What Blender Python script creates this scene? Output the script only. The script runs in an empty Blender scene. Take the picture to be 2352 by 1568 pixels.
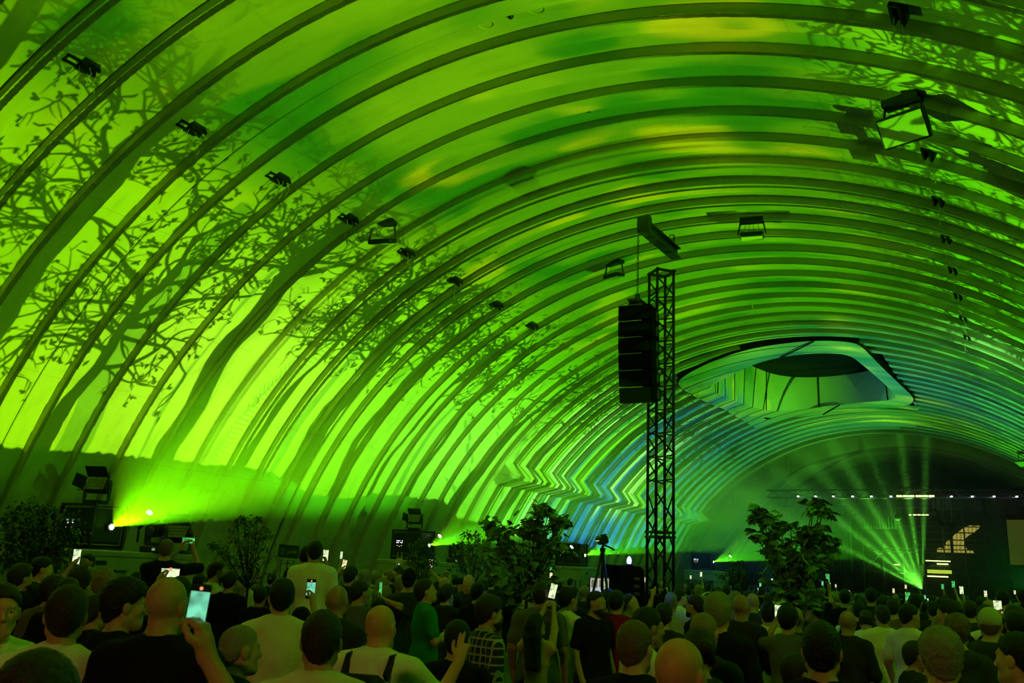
import bpy, bmesh, math, random, time
import numpy as np
from mathutils import Vector, Matrix
T0 = time.time()
SC = bpy.context.scene
COL = SC.collection
RND = random.Random(7)
PI = math.pi

# ------------------------------------------------------------------ camera
F_PX, YAW, PITCH, ROLL = 2030.0, -0.53281, 0.25482, 0.04823
EYE = np.array([6.4907, 0.0, 1.92])
def _basis():
    def ray(x, z):
        c, s = math.cos(ROLL), math.sin(ROLL)
        x, z = x*c - z*s, x*s + z*c
        y = 1.0
        c, s = math.cos(PITCH), math.sin(PITCH)
        y2, z2 = y*c - z*s, y*s + z*c
        c, s = math.cos(YAW), math.sin(YAW)
        return np.array([x*c + y2*s, -x*s + y2*c, z2])
    f = ray(0, 0)
    return ray(1, 0) - f, ray(0, 1) - f, f
CR, CU, CF = _basis()
cam = bpy.data.cameras.new('camera')
cam.sensor_width = 36.0
cam.lens = F_PX/2352*36
cam.clip_end = 400
cam_ob = bpy.data.objects.new('camera', cam)
COL.objects.link(cam_ob)
m = Matrix.Identity(4)
for i in range(3):
    m[i][0], m[i][1], m[i][2], m[i][3] = CR[i], CU[i], -CF[i], EYE[i]
cam_ob.matrix_world = m
cam.dof.use_dof = True
cam.dof.focus_distance = 15.0
cam.dof.aperture_fstop = 7.0
SC.camera = cam_ob
def ray(u, v):
    return CF + CR*(np.asarray(u, float)[..., None]-1176)/F_PX - CU*(np.asarray(v, float)[..., None]-784)/F_PX
def at(u, v, d):
    """the point seen at pixel (u, v) at depth d along the view axis"""
    return EYE + ray(u, v)*d
def at_z(u, v, z):
    r = ray(u, v); return EYE + r*((z-EYE[2])/r[2])
def at_x(u, v, x):
    r = ray(u, v); return EYE + r*((x-EYE[0])/r[0])
def at_y(u, v, y):
    r = ray(u, v); return EYE + r*(y/r[1])

# ------------------------------------------------------------------ world, exposure, render options
w = bpy.data.worlds.new('world'); SC.world = w
w.use_nodes = True
w.node_tree.nodes['Background'].inputs[0].default_value = (0, 0, 0, 1)
vs = SC.view_settings
vs.view_transform = 'Standard'; vs.look = 'None'; vs.exposure = 0.0; vs.gamma = 1.0; vs.use_curve_mapping = False
cy = SC.cycles
cy.use_denoising = True; cy.adaptive_threshold = 0.08; cy.adaptive_min_samples = 24
cy.max_bounces = 5; cy.diffuse_bounces = 4; cy.glossy_bounces = 2; cy.transmission_bounces = 2; cy.volume_bounces = 0
cy.caustics_reflective = False; cy.caustics_refractive = False
cy.sample_clamp_indirect = 3.0

# the warm service lamp on the wall behind the audience
def warm_lamp():
    l = bpy.data.lights.new('service_lamp', 'SPOT'); l.energy = WARM_W; l.color = (1.0, .58, .10); l.spot_size = math.radians(70); l.spot_blend = .6; l.shadow_soft_size = .25
    o = bpy.data.objects.new('service_lamp', l); COL.objects.link(o); o.location = (6.5, -7.4, 5.2)
    o.rotation_euler = Vector((.25, -1.0, .42)).to_track_quat('Z', 'Y').to_euler()
WARM_W, HAZE, BLUE_W, STAGE_W, WASH_W, TEAL_W, PLUME = 600.0, 0.045, 110.0, 90000.0, 130.0, 110.0, 0.014
warm_lamp()
# ------------------------------------------------------------------ the vault's section
ZC = 1.92
def RPHI(p):
    p2 = np.asarray(p, float)**2
    return 7.9898 + 1.40497*p2 + 0.010071*p2*p2 - 0.022127*p2**3
PHI_F = 1.7345
for _ in range(20):
    PHI_F -= (RPHI(PHI_F)*math.cos(PHI_F)+ZC)/(-RPHI(PHI_F)*math.sin(PHI_F)+0.6)
_ph = np.linspace(-PHI_F, PHI_F, 4001)
_x, _z = RPHI(_ph)*np.sin(_ph), RPHI(_ph)*np.cos(_ph)
_s = np.concatenate([[0], np.cumsum(np.hypot(np.diff(_x), np.diff(_z)))]); _s -= _s[-1]/2
S_MAX = float(_s[-1])
def s_of(phi): return np.interp(phi, _ph, _s)
def phi_of(s): return np.interp(s, _s, _ph)
def hit_vault(org, dirs, extra=0.0, tmax=160.0):
    """where rays from a point inside meet the (smooth) vault: returns t"""
    lo = np.zeros(dirs.shape[:-1]); hi = np.full(dirs.shape[:-1], tmax)
    for _ in range(40):
        t = (lo+hi)/2
        x = org[0]+dirs[..., 0]*t; z = org[2]+dirs[..., 2]*t-ZC
        out = np.hypot(x, z) > RPHI(np.arctan2(x, z))+extra
        hi = np.where(out, t, hi); lo = np.where(out, lo, t)
    return (lo+hi)/2
def px_vault(u, v, extra=0.0):
    """pixel of the photograph -> (Y, s) on the vault"""
    d = ray(u, v)
    t = hit_vault(EYE, d, extra)
    p = EYE + d*t[..., None]
    return p[..., 1], s_of(np.arctan2(p[..., 0], p[..., 2]-ZC)), p
# ------------------------------------------------------------------ light: the projectors' picture, laid out on the unrolled vault (Y along the hall, s along the arch)
PY0, PY1, PDX = 2.0, 52.0, 0.0155
NYM, NSM = int((PY1-PY0)/PDX), int(2*S_MAX/PDX)
def lin(*c):
    c = np.array(c, float)/255
    return np.where(c <= 0.04045, c/12.92, ((c+0.055)/1.055)**2.4)
def smooth_noise(n0, n1, f0, f1, seed, oct=3):
    g = np.random.default_rng(seed); out = np.zeros((n0, n1), np.float32); a, tot = 1.0, 0.0
    for o in range(oct):
        k0, k1 = max(2, int(f0*2**o)+2), max(2, int(f1*2**o)+2)
        c = g.random((k0, k1)).astype(np.float32)
        i0 = np.linspace(0, k0-1.001, n0); i1 = np.linspace(0, k1-1.001, n1)
        a0 = i0.astype(int); a1 = i1.astype(int); t0 = (i0-a0).astype(np.float32); t1 = (i1-a1).astype(np.float32)
        t0 = t0*t0*(3-2*t0); t1 = t1*t1*(3-2*t1)
        R = c[a0]*(1-t0)[:, None]+c[a0+1]*t0[:, None]
        out += a*(R[:, a1]*(1-t1)+R[:, a1+1]*t1); tot += a; a *= 0.5
    return out/tot
def sst(x, a, b):
    t = np.clip((x-a)/(b-a), 0, 1); return t*t*(3-2*t)

class Strokes:
    """soft-edged strokes drawn into a coverage map over (Y, s)"""
    def __init__(self): self.D = np.zeros((NYM, NSM), np.float32)
    def seg(self, y0, s0, y1, s1, w0, w1=None, a=1.0):
        w1 = w0 if w1 is None else w1
        mw = max(w0, w1)/2+0.03
        i0, i1 = int((min(y0, y1)-mw-PY0)/PDX), int((max(y0, y1)+mw-PY0)/PDX)+2
        j0, j1 = int((min(s0, s1)-mw+S_MAX)/PDX), int((max(s0, s1)+mw+S_MAX)/PDX)+2
        i0, j0 = max(i0, 0), max(j0, 0); i1, j1 = min(i1, NYM), min(j1, NSM)
        if i1 <= i0 or j1 <= j0: return
        yy = (PY0+np.arange(i0, i1)*PDX)[:, None]-y0; ss = (-S_MAX+np.arange(j0, j1)*PDX)[None, :]-s0
        dy, ds = y1-y0, s1-s0; L = dy*dy+ds*ds+1e-9
        t = np.clip((yy*dy+ss*ds)/L, 0, 1)
        d = np.sqrt((yy-t*dy)**2+(ss-t*ds)**2)-(w0+(w1-w0)*t)/2
        c = np.clip(0.5-d/PDX, 0, 1)*a
        np.maximum(self.D[i0:i1, j0:j1], c, out=self.D[i0:i1, j0:j1])
    def line(self, pts, w0, w1, a=1.0):
        n = len(pts)-1
        for k in range(n):
            self.seg(*pts[k], *pts[k+1], w0+(w1-w0)*k/n, w0+(w1-w0)*(k+1)/n, a)

def limb(S, g, y, s, ang, length, w, depth, sgn, bud=0.5):
    """a crooked bare branch with twigs; ang from the upward arch direction"""
    step = 0.16 if depth > 1 else 0.09
    n = max(2, int(length/step)); curve = g.uniform(-0.10, 0.10)
    for k in range(n):
        ang += curve+g.uniform(-0.30, 0.30)
        ny, ns = y+math.sin(ang)*step, s+math.cos(ang)*step*sgn
        S.seg(y, s, ny, ns, w*(1-0.6*k/n), w*(1-0.6*(k+1)/n))
        y, s = ny, ns
        if depth > 0 and g.random() < (0.34 if depth > 1 else 0.30):
            limb(S, g, y, s, ang+g.choice((-1, 1))*g.uniform(0.5, 1.25), length*g.uniform(0.35, 0.65), max(0.03, w*0.58), depth-1, sgn, bud)
    if g.random() < bud and depth < 2:
        for _ in range(g.randint(2, 4)):
            a = g.uniform(0, 6.28); r = g.uniform(0.03, 0.10)
            S.seg(y, s, y+math.sin(a)*r, s+math.cos(a)*r, g.uniform(0.03, 0.07))

def master_picture():
    Y = (PY0+np.arange(NYM)*PDX)[:, None].astype(np.float32); s = (-S_MAX+np.arange(NSM)*PDX)[None, :].astype(np.float32)
    n1 = smooth_noise(NYM, NSM, 50/1.1, 33/2.0, 1, 2); n2 = smooth_noise(NYM, NSM, 50/.85, 33/1.7, 2, 2)
    n3 = smooth_noise(NYM, NSM, 50/5, 33/4, 3, 3)
    def col(c): return lin(*c)[None, None, :].astype(np.float32)
    def mix(A, B, t): return A+(B-A)*t[..., None]
    # crown: soft drifting blotches of green and yellow
    M = np.broadcast_to(col((88, 158, 0)), (NYM, NSM, 3)).copy()
    M = mix(M, col((30, 128, 0)), sst(n1, 0.50, 0.66)+0*Y)
    M = mix(M, col((178, 200, 0)), sst(n2, 0.62, 0.80)*sst(n1, 0.75, 0.45))
    M = mix(M, col((140, 205, 0)), sst(n3, 0.55, 0.75)*0.5)
    # the left flank: a luminous clearing
    left = sst(-s, 4.2, 7.0)+0*Y
    Lc = mix(np.broadcast_to(col((128, 208, 0)), M.shape), col((152, 230, 0)), sst(n3, 0.40, 0.70))
    glow = np.exp(-((Y-14.3)/3.6)**2-((s+10.2)/2.6)**2)
    Lc = mix(Lc, col((196, 255, 50)), np.clip(glow*1.15, 0, 1))
    glow2 = np.exp(-((Y-24.5)/4.5)**2-((s+10.6)/2.2)**2)
    Lc = mix(Lc, col((200, 255, 70)), np.clip(glow2*1.0, 0, 1))
    Lc = mix(Lc, col((120, 190, 0)), (sst(-Y, -9.5, -7.0)+0*s)*0.6)
    M = mix(M, Lc, left)
    # the right flank
    right = sst(s, 4.0, 6.2)+0*Y
    Rc = mix(np.broadcast_to(col((92, 206, 0)), M.shape), col((122, 230, 4)), sst(n3, 0.4, 0.7))
    Rc = mix(Rc, col((185, 250, 110)), np.exp(-((Y-25.5)/1.6)**2-((s-6.6)/2.0)**2))
    M = mix(M, Rc, right)
    # further along the picture breaks up into stripes of teal, blue and lime
    g = np.random.default_rng(11)
    stripe = np.zeros((NYM, 1), np.float32); hue = np.zeros((NYM, 1), np.float32); y = 23.0
    while y < PY1:
        wd = g.uniform(0.12, 0.7); i = slice(int((y-PY0)/PDX), int((y+wd-PY0)/PDX))
        stripe[i] = g.random(); hue[i] = g.random(); y += wd
    far = sst(Y, 25.0, 31.0)
    stL = (stripe > 0.50)*far*sst(-s, 3.0, 6.0)
    M = mix(M, col((40, 128, 20)), stL*(hue < 0.55)*0.85)
    M = mix(M, col((0, 96, 176)), stL*(hue >= 0.55)*sst(Y, 29, 34)*0.9)
    M = mix(M, col((220, 255, 120)), (stripe < 0.24)*far*sst(-s, 5.0, 7.5)*0.95)
    teal = sst(Y, 36.5, 45.0)*sst(-s, -6.0, 2.0)
    M = mix(M, col((40, 132, 64)), np.clip(teal*0.75, 0, 1))
    M = mix(M, col((40, 120, 140)), np.exp(-((Y-39)/5)**2-((s+6.5)/2.0)**2)*0.7)
    M = mix(M, col((20, 90, 60)), sst(Y, 42.5, 48.0)*sst(-np.abs(s), -9.5, -7.0)*0.8)
    dash = (stripe < 0.3)*(np.abs(s-0.5+np.sin(Y*9)*2.5) < 2.2)*(Y > 41.5)*(Y < 47.5)
    M = mix(M, col((190, 205, 30)), (dash*0.8).astype(np.float32))
    blue = np.exp(-((Y-37)/4.5)**2)*sst(-s, 11.0, 12.6)
    M = mix(M, col((24, 96, 210)), np.clip(blue*1.1, 0, 0.95))
    M = mix(M, col((60, 120, 190)), (stripe > 0.7)*np.exp(-((Y-36)/5)**2)*sst(-s, 8.5, 10.5)*0.7)
    # trees
    rg = random.Random(5)
    dark, mid = Strokes(), Strokes()
    trunks = [(8.4, 8.4, 8.3, .46, -5.2), (10.35, 10.55, 10.75, .36, -8.2), (13.35, 13.15, 12.9, .46, -4.8), (15.25, 15.55, 15.95, .34, -6.0), (17.25, 17.3, 17.2, .50, -6.4),
              (19.1, 19.0, 19.2, .26, -6.0), (20.5, 20.7, 21.0, .34, -6.8), (22.3, 22.3, 22.2, .2, -6.0), (25.0, 25.4, 25.9, .55, -6.6), (28.2, 28.2, 28.5, .42, -6.2), (30.6, 30.7, 30.6, .4, -5.6),
              (33.2, 33.3, 33.0, .5, -5.4), (36.6, 36.4, 36.5, .45, -5.8), (40.2, 40.1, 40.3, .5, -6.0), (44.0, 44.1, 44.0, .5, -6.2), (5.9, 5.8, 5.5, .55, -3.2)]
    for k, (ya, yb, yc, wd, st) in enumerate(trunks):
        sb = -13.6; pts = []
        for q in range(25):
            t = q/24; sv = sb+(st-sb)*t
            yv = ya+(yb-ya)*min(1, 2*t)+(yc-yb)*max(0, 2*t-1)
            pts.append((yv+0.07*math.sin(sv*2.3+k)+rg.uniform(-.025, .025), sv))
        dark.line(pts, wd*1.15, wd*0.72)
        if k in (0, 1, 2, 3, 4, 8, 9, 11): dark.line([(pts[-1][0], pts[-1][1]), (pts[-1][0]+rg.uniform(-.3, .3), pts[-1][1]+.9), (pts[-1][0]+rg.uniform(-.4, .4), pts[-1][1]+1.6)], wd*0.7, wd*0.25)
        nb = 20 if k < 5 else 13
        for b in range(nb):
            t = rg.uniform(0.0, 1.0); sv = st-(4.4 if k == 0 else 3.2)*t*(0.9)+0.4
            yv = np.interp(sv, [p[1] for p in pts], [p[0] for p in pts])
            limb(dark, rg, yv, sv, rg.choice((-1, 1))*rg.uniform(0.5, 1.5), rg.uniform(1.1, 2.3), rg.uniform(.05, .12)*(1.2 if k < 5 else 1), 3 if k < 8 else 2, 1, 0.75)
    dark.line([(10.55, -9.2), (10.2, -8.6), (9.6, -8.3), (9.1, -8.1), (8.8, -7.7)], .16, .06); dark.line([(10.6, -9.6), (11.4, -8.7), (12.2, -8.3), (12.9, -7.9)], .15, .05)
    dark.line([(13.1, -7.2), (13.9, -6.4), (14.8, -6.2), (15.4, -6.5)], .2, .07); dark.line([(13.0, -6.6), (12.3, -6.2), (11.4, -6.4), (10.8, -7.2)], .10, .04)
    # paler ghost trunks and fir sprays
    mid.line([(10.95+.12*math.sin(q*.8), -13.3+q*.5) for q in range(15)], .62, .42)
    mid.line([(12.6+.05*math.sin(q), -13.3+q*.5) for q in range(14)], .16, .14)
    mid.line([(16.4+.05*math.sin(q), -13.3+q*.5) for q in range(14)], .3, .2); mid.line([(21.8, -13.2), (21.6, -10), (21.9, -7)], .45, .3)
    for (y0, s0, y1, s1) in ((14.4, -12.4, 15.5, -8.0), (22.5, -9.2, 24.2, -10.6), (23.2, -8.6, 25.0, -9.6), (23.6, -10.0, 25.2, -11.4), (24.0, -11.6, 25.4, -12.3), (26.3, -9.3, 27.4, -10.8), (26.6, -11.0, 27.8, -12.2), (18.4, -9.0, 19.0, -7.0)):
        n = 34
        for q in range(n):
            t = q/n; yy, ss = y0+(y1-y0)*t, s0+(s1-s0)*t; L = 0.42*(1-t*.5)
            for a in (-1, 1):
                mid.seg(yy, ss, yy+L*(.5*(y1-y0)/2+a*.75), ss+L*(.35*np.sign(s1-s0)-a*.45*np.sign(y1-y0)), .05, .02)
        mid.seg(y0, s0, y1, s1, .06, .03)
    # right flank: only the crowns reach into sight
    for k, (ya, wd) in enumerate(((7.2, .3), (8.6, .3), (9.9, .35), (11.6, .3), (13.6, .25), (16.0, .5), (17.2, .5), (18.2, .4), (19.6, .45), (21.0, .5), (22.4, .4), (24.2, .4), (27.2, .4), (29.4, .45), (31.5, .45), (34, .5), (37, .5), (40, .5), (43, .5))):
        top = 5.3 if k > 4 else 5.9
        dark.line([(ya+rg.uniform(-.08, .08), 13-(13-top)*q/10) for q in range(11)], wd*1.1, wd*.75)
        if k > 4: dark.line([(ya, top), (ya+.3, top-.8), (ya+.2, top-1.4)], wd*1.0, wd*.25)
        for b in range(24 if k < 5 else 20):
            limb(dark, rg, ya+rg.uniform(-.3, .3), top+rg.uniform(-.9, 2.4), rg.choice((-1, 1))*rg.uniform(0.3, 1.5), rg.uniform(1.0, 1.9), rg.uniform(.06, .13), 3 if k < 8 else 2, -1, 0.6)
    M = mix(M, M*np.array([.32, .52, .6], np.float32), mid.D*(0.75))
    fade = 0.25+0.75*sst(np.abs(s), 3.4, 5.6)
    M = mix(M, np.broadcast_to(col((26, 66, 0)), M.shape), dark.D*fade*0.97)
    # the undergrowth along the bottom and the limit of the throw on both flanks
    gl = smooth_noise(NYM, 2, 50/0.12, 1, 8, 3)[:, :1]*0.10+smooth_noise(NYM, 2, 50/3.0, 1, 9, 2)[:, :1]*0.5
    edge = np.interp(Y, [2, 9.6, 13.6, 16.5, 18.2, 21, 24.3, 25.6, 28, 33, 45], [-12.9, -12.75, -12.30, -12.45, -12.75, -12.5, -12.55, -12.95, -13.2, -13.3, -13.2])+gl-0.3
    cut = sst(s, edge-0.03, edge+0.03)
    low = lin(24, 74, 0)[None, None, :]*sst(s, edge-1.5, edge)[..., None]*np.ones((1, 1, 3))
    low2 = lin(60, 190, 20)[None, None, :]*(sst(s, edge-0.9, edge)*sst(Y, 14.6, 17.5)*sst(-Y, -24, -21))[..., None]
    cut = cut*(1-sst(s, 12.5, 12.9))
    M = M*np.stack([1-0.55*sst(Y, 8.0, 24.0)[:, 0], np.ones(NYM), np.ones(NYM)], -1)[:, None, :].astype(np.float32)
    M = M*(1+0.38*sst(-s, 5.0, 8.0)+0.30*sst(s, 4.5, 6.5))[..., None]
    M = (M*cut[..., None]+(low+low2)*(1-cut)[..., None]*(s < 0)[..., None]).astype(np.float32)
    return M
MASTER = master_picture()
print('master picture', round(time.time()-T0, 1))

RIB_H, RIB_W, RIB_Y0 = 0.15, 0.42, 0.1422
def projector_light(name, org, aim, sec, side, scale, N=1400, TANH=0.72, DIAG=1.25):
    """a projector's lamp: a spot whose picture is MASTER as seen from its lens, corrected for throw and incidence"""
    org = np.array(org, float); fwd = np.array(aim, float)-org; fwd /= np.linalg.norm(fwd)
    rt = np.cross(fwd, [0, 0, 1.0]); rt /= np.linalg.norm(rt); up = np.cross(rt, fwd)
    c = (np.arange(N)+.5)/N*2-1
    U, V = np.meshgrid(c*TANH, c*TANH)
    d = fwd+U[..., None]*rt+V[..., None]*up
    nb = 4; dd = d[::nb, ::nb]                                  # coarse intersection, then refined by one Newton-like pass
    t = hit_vault(org, dd)
    idx = np.clip((np.arange(N)-1.5)/nb, 0, t.shape[0]-1.001); a = idx.astype(int); f = idx-a
    T = t[a]*(1-f)[:, None]+t[a+1]*f[:, None]; T = T[:, a]*(1-f)+T[:, a+1]*f
    P = org+d*T[..., None]
    x, z = P[..., 0], P[..., 2]-ZC
    phi = np.arctan2(x, z); sv = np.interp(phi.ravel(), _ph, _s).reshape(phi.shape); Yv = P[..., 1]
    h = 1e-3; R = RPHI(phi); dR = (RPHI(phi+h)-RPHI(phi-h))/(2*h)
    nx, nz = R*np.sin(phi)-dR*np.cos(phi), R*np.cos(phi)+dR*np.sin(phi)
    nn = np.hypot(nx, nz); dl = np.linalg.norm(d, axis=-1)
    cosi = np.clip((d[..., 0]*nx+d[..., 2]*nz)/nn/dl, 0.16, 1)
    D2 = np.sum((d*T[..., None])**2, -1)
    gy = np.clip((Yv-PY0)/PDX, 0, NYM-1.001); gs = np.clip((sv+S_MAX)/PDX, 0, NSM-1.001)
    i, j = gy.astype(int), gs.astype(int); fi, fj = (gy-i)[..., None].astype(np.float32), (gs-j)[..., None].astype(np.float32)
    C = (MASTER[i, j]*(1-fi)+MASTER[i+1, j]*fi)*(1-fj)+(MASTER[i, j+1]*(1-fi)+MASTER[i+1, j+1]*fi)*fj
    lo, hi = sec
    wy = sst(Yv, lo-1.6, lo+1.6)*(1-sst(Yv, hi-1.6, hi+1.6))
    ws = 1-sst(sv, 0.6, 3.2); ws = ws if side < 0 else 1-ws
    fr = np.mod(Yv-RIB_Y0, 1.0)                                  # keep the ribs' upright faces out of the picture, as the mapping does
    keep = np.where((fr < 0.095) | (fr > 0.99), 0.04, 1.0)
    I = (C*(wy*ws*keep*D2/cosi)[..., None]).astype(np.float32)
    top = float(np.percentile(I, 99.95)); I = np.minimum(I/top, 1.0)
    img = bpy.data.images.new(name, N, N, float_buffer=True); img.colorspace_settings.name = 'Non-Color'
    buf = np.ones((N, N, 4), np.float32); buf[..., :3] = I
    img.pixels.foreach_set(buf.ravel()); img.update()
    l = bpy.data.lights.new(name, 'SPOT'); l.energy = scale*top; l.spot_size = 2*math.atan(TANH*DIAG); l.spot_blend = 0.0; l.shadow_soft_size = 0.004
    l.use_nodes = True; nt = l.node_tree; em = nt.nodes['Emission']
    tc = nt.nodes.new('ShaderNodeTexCoord'); sx = nt.nodes.new('ShaderNodeSeparateXYZ'); nt.links.new(tc.outputs['Normal'], sx.inputs[0])
    def mth(op, p, q):
        n = nt.nodes.new('ShaderNodeMath'); n.operation = op
        for k, v in enumerate((p, q)):
            if isinstance(v, (int, float)): n.inputs[k].default_value = v
            else: nt.links.new(v, n.inputs[k])
        return n.outputs[0]
    cb = nt.nodes.new('ShaderNodeCombineXYZ')
    for k in (0, 1): nt.links.new(mth('ADD', mth('MULTIPLY', mth('DIVIDE', sx.outputs[k], sx.outputs[2]), -0.5/TANH), 0.5), cb.inputs[k])
    tx = nt.nodes.new('ShaderNodeTexImage'); tx.image = img; tx.extension = 'CLIP'
    nt.links.new(cb.outputs[0], tx.inputs[0]); nt.links.new(tx.outputs[0], em.inputs[0])
    o = bpy.data.objects.new(name, l); COL.objects.link(o)
    mm = Matrix.Identity(4)
    for k in range(3): mm[k][0], mm[k][1], mm[k][2], mm[k][3] = rt[k], up[k], -fwd[k], org[k]
    o.matrix_world = mm
    return o
PROJ_L = [at_x(258, 1210, -8.25), at_x(987, 1253, -8.1), at_x(1345, 1275, -7.9), at_x(1640, 1290, -7.2)]
PROJ_R = [(8.9, 8.6, 2.5), (8.9, 20.5, 2.5), (8.9, 36.0, 2.5)]
SECT = [(2.5, 15.3), (15.3, 25.6), (25.6, 36.0), (36.0, 47.4)]
PSCALE = 56.0
for k in range(3):
    projector_light('projector_beam', PROJ_R[k], (-6.5, (8.8, 20.3, 37.0)[k], 7.2), ((2.5, 14.2), (14.2, 26.5), (26.5, 47.4))[k], -1, PSCALE, (2000, 1900, 1700)[k], (.78, .80, 1.05)[k], (1.22, 1.22, 1.15)[k])
for k in range(4):
    projector_light('projector_beam', PROJ_L[k], (5.8, (SECT[k][0]+SECT[k][1])/2+(0.8 if k else 1.5), 7.2), SECT[k], 1, PSCALE)
print('projectors', round(time.time()-T0, 1))
# ------------------------------------------------------------------ helpers: materials, shapes, tagging
def mat(name, c, rough=0.7, spec=0.3, emit=None, estr=1.0, metal=0.0, noise=None, bump=None):
    m = bpy.data.materials.new(name); m.use_nodes = True; nt = m.node_tree; b = nt.nodes['Principled BSDF']
    b.inputs['Base Color'].default_value = (*c, 1); b.inputs['Roughness'].default_value = rough
    b.inputs['Specular IOR Level'].default_value = spec; b.inputs['Metallic'].default_value = metal
    if emit is not None:
        b.inputs['Emission Color'].default_value = (*emit, 1); b.inputs['Emission Strength'].default_value = estr
    if noise or bump:
        tc = nt.nodes.new('ShaderNodeTexCoord'); n = nt.nodes.new('ShaderNodeTexNoise'); n.inputs['Scale'].default_value = (noise or bump)[0]; n.inputs['Detail'].default_value = 4
        nt.links.new(tc.outputs['Object'], n.inputs['Vector'])
        if noise:
            r = nt.nodes.new('ShaderNodeValToRGB'); k = noise[1]
            r.color_ramp.elements[0].position = .3; r.color_ramp.elements[1].position = .7
            r.color_ramp.elements[0].color = (*[x*(1-k) for x in c], 1); r.color_ramp.elements[1].color = (*[min(1, x*(1+k)) for x in c], 1)
            nt.links.new(n.outputs['Fac'], r.inputs['Fac']); nt.links.new(r.outputs['Color'], b.inputs['Base Color'])
        if bump:
            bp = nt.nodes.new('ShaderNodeBump'); bp.inputs['Strength'].default_value = bump[1]; bp.inputs['Distance'].default_value = .02
            nt.links.new(n.outputs['Fac'], bp.inputs['Height']); nt.links.new(bp.outputs['Normal'], b.inputs['Normal'])
    return m
class G:
    """collects boxes, tubes and prisms into ONE mesh"""
    def __init__(s): s.v, s.f, s.sm = [], [], []
    def add(s, vs, fs, smooth=False):
        o = len(s.v); s.v += [tuple(map(float, p)) for p in vs]; s.f += [tuple(i+o for i in q) for q in fs]; s.sm += [smooth]*len(fs); return s
    def box(s, c, d, R=None, taper=None, bev=0.0):
        hx, hy, hz = d[0]/2, d[1]/2, d[2]/2; tp = taper or (1, 1); P = []
        if bev > 0:
            b = min(bev, hx*.9, hy*.9, hz*.9); ring = []
            for z, k in ((-hz, b), (-hz+b, 0), (hz-b, 0), (hz, b)):
                sx, sy = (tp if z > 0 else (1, 1))
                X, Y = (hx-k)*sx, (hy-k)*sy; q = b if k == 0 else b*.5
                ring.append([(-X+q, -Y, z), (X-q, -Y, z), (X, -Y+q, z), (X, Y-q, z), (X-q, Y, z), (-X+q, Y, z), (-X, Y-q, z), (-X, -Y+q, z)])
            P = [p for r in ring for p in r]; fs = [tuple(range(7, -1, -1)), tuple(range(24, 32))]
            for a in range(3):
                for i in range(8): fs.append((a*8+i, a*8+(i+1) % 8, a*8+8+(i+1) % 8, a*8+8+i))
        else:
            for z in (-hz, hz):
                sx, sy = tp if z > 0 else (1, 1)
                P += [(-hx*sx, -hy*sy, z), (hx*sx, -hy*sy, z), (hx*sx, hy*sy, z), (-hx*sx, hy*sy, z)]
            fs = [(3, 2, 1, 0), (4, 5, 6, 7), (0, 1, 5, 4), (1, 2, 6, 5), (2, 3, 7, 6), (3, 0, 4, 7)]
        P = np.array(P)
        if R is not None: P = P@np.array(R).T
        return s.add(P+np.array(c), fs)
    def tube(s, pts, r, n=6, r1=None, cap=True):
        pts = [np.array(p, float) for p in pts]; m = len(pts); vs = []; fs = []
        for i, p in enumerate(pts):
            t = pts[min(i+1, m-1)]-pts[max(i-1, 0)]; t = t/(np.linalg.norm(t)+1e-9)
            a = np.cross(t, (0, 0, 1.0) if abs(t[2]) < .9 else (1.0, 0, 0)); a /= np.linalg.norm(a); b = np.cross(t, a)
            rr = r if r1 is None else r+(r1-r)*i/(m-1)
            for k in range(n):
                q = 2*PI*k/n; vs.append(p+rr*(math.cos(q)*a+math.sin(q)*b))
        for i in range(m-1):
            for k in range(n): fs.append((i*n+k, i*n+(k+1) % n, (i+1)*n+(k+1) % n, (i+1)*n+k))
        s.add(vs, fs, n > 5)
        if cap:
            o = len(s.v)-m*n; s.f += [tuple(o+k for k in range(n-1, -1, -1)), tuple(o+(m-1)*n+k for k in range(n))]; s.sm += [False, False]
        return s
    def lathe(s, prof, c=(0, 0, 0), n=16, R=None):
        vs, fs = [], []
        for r, z in prof:
            for k in range(n): vs.append((r*math.cos(2*PI*k/n), r*math.sin(2*PI*k/n), z))
        for i in range(len(prof)-1):
            for k in range(n): fs.append((i*n+k, i*n+(k+1) % n, (i+1)*n+(k+1) % n, (i+1)*n+k))
        vs = np.array(vs)
        if R is not None: vs = vs@np.array(R).T
        s.add(vs+np.array(c), fs, True)
        o = len(s.v)-len(vs); s.f += [tuple(o+k for k in range(n-1, -1, -1)), tuple(o+(len(prof)-1)*n+k for k in range(n))]; s.sm += [False, False]
        return s
    def prism(s, poly, depth, R=None, c=(0, 0, 0)):
        """poly in local XZ, thickness along Y"""
        n = len(poly); vs = np.array([(x, -depth/2, z) for x, z in poly]+[(x, depth/2, z) for x, z in poly])
        if R is not None: vs = vs@np.array(R).T
        return s.add(vs+np.array(c), [tuple(range(n)), tuple(range(2*n-1, n-1, -1))]+[(i, i+n, (i+1) % n+n, (i+1) % n) for i in range(n)])
    def mesh(s, name, m):
        me = bpy.data.meshes.new(name); me.from_pydata(s.v, [], s.f); me.polygons.foreach_set('use_smooth', s.sm); me.materials.append(m); me.update(); return me
    def ob(s, name, m, parent=None): return link(name, s.mesh(name, m), parent)
def link(name, data, parent=None, loc=None, rot=None):
    o = bpy.data.objects.new(name, data); COL.objects.link(o)
    if parent is not None: o.parent = parent
    if loc is not None: o.location = loc
    if rot is not None: o.rotation_euler = rot
    return o
def tag(o, label=None, cat=None, group=None, kind=None):
    for k, v in (('label', label), ('category', cat), ('group', group), ('kind', kind)):
        if v: o[k] = v
    return o
def thing(name, label, cat, loc=(0, 0, 0), rotz=0.0, group=None):
    o = link(name, None, None, [float(q) for q in loc], (0, 0, rotz)); o.empty_display_size = .1
    return tag(o, label, cat, group)
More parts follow.
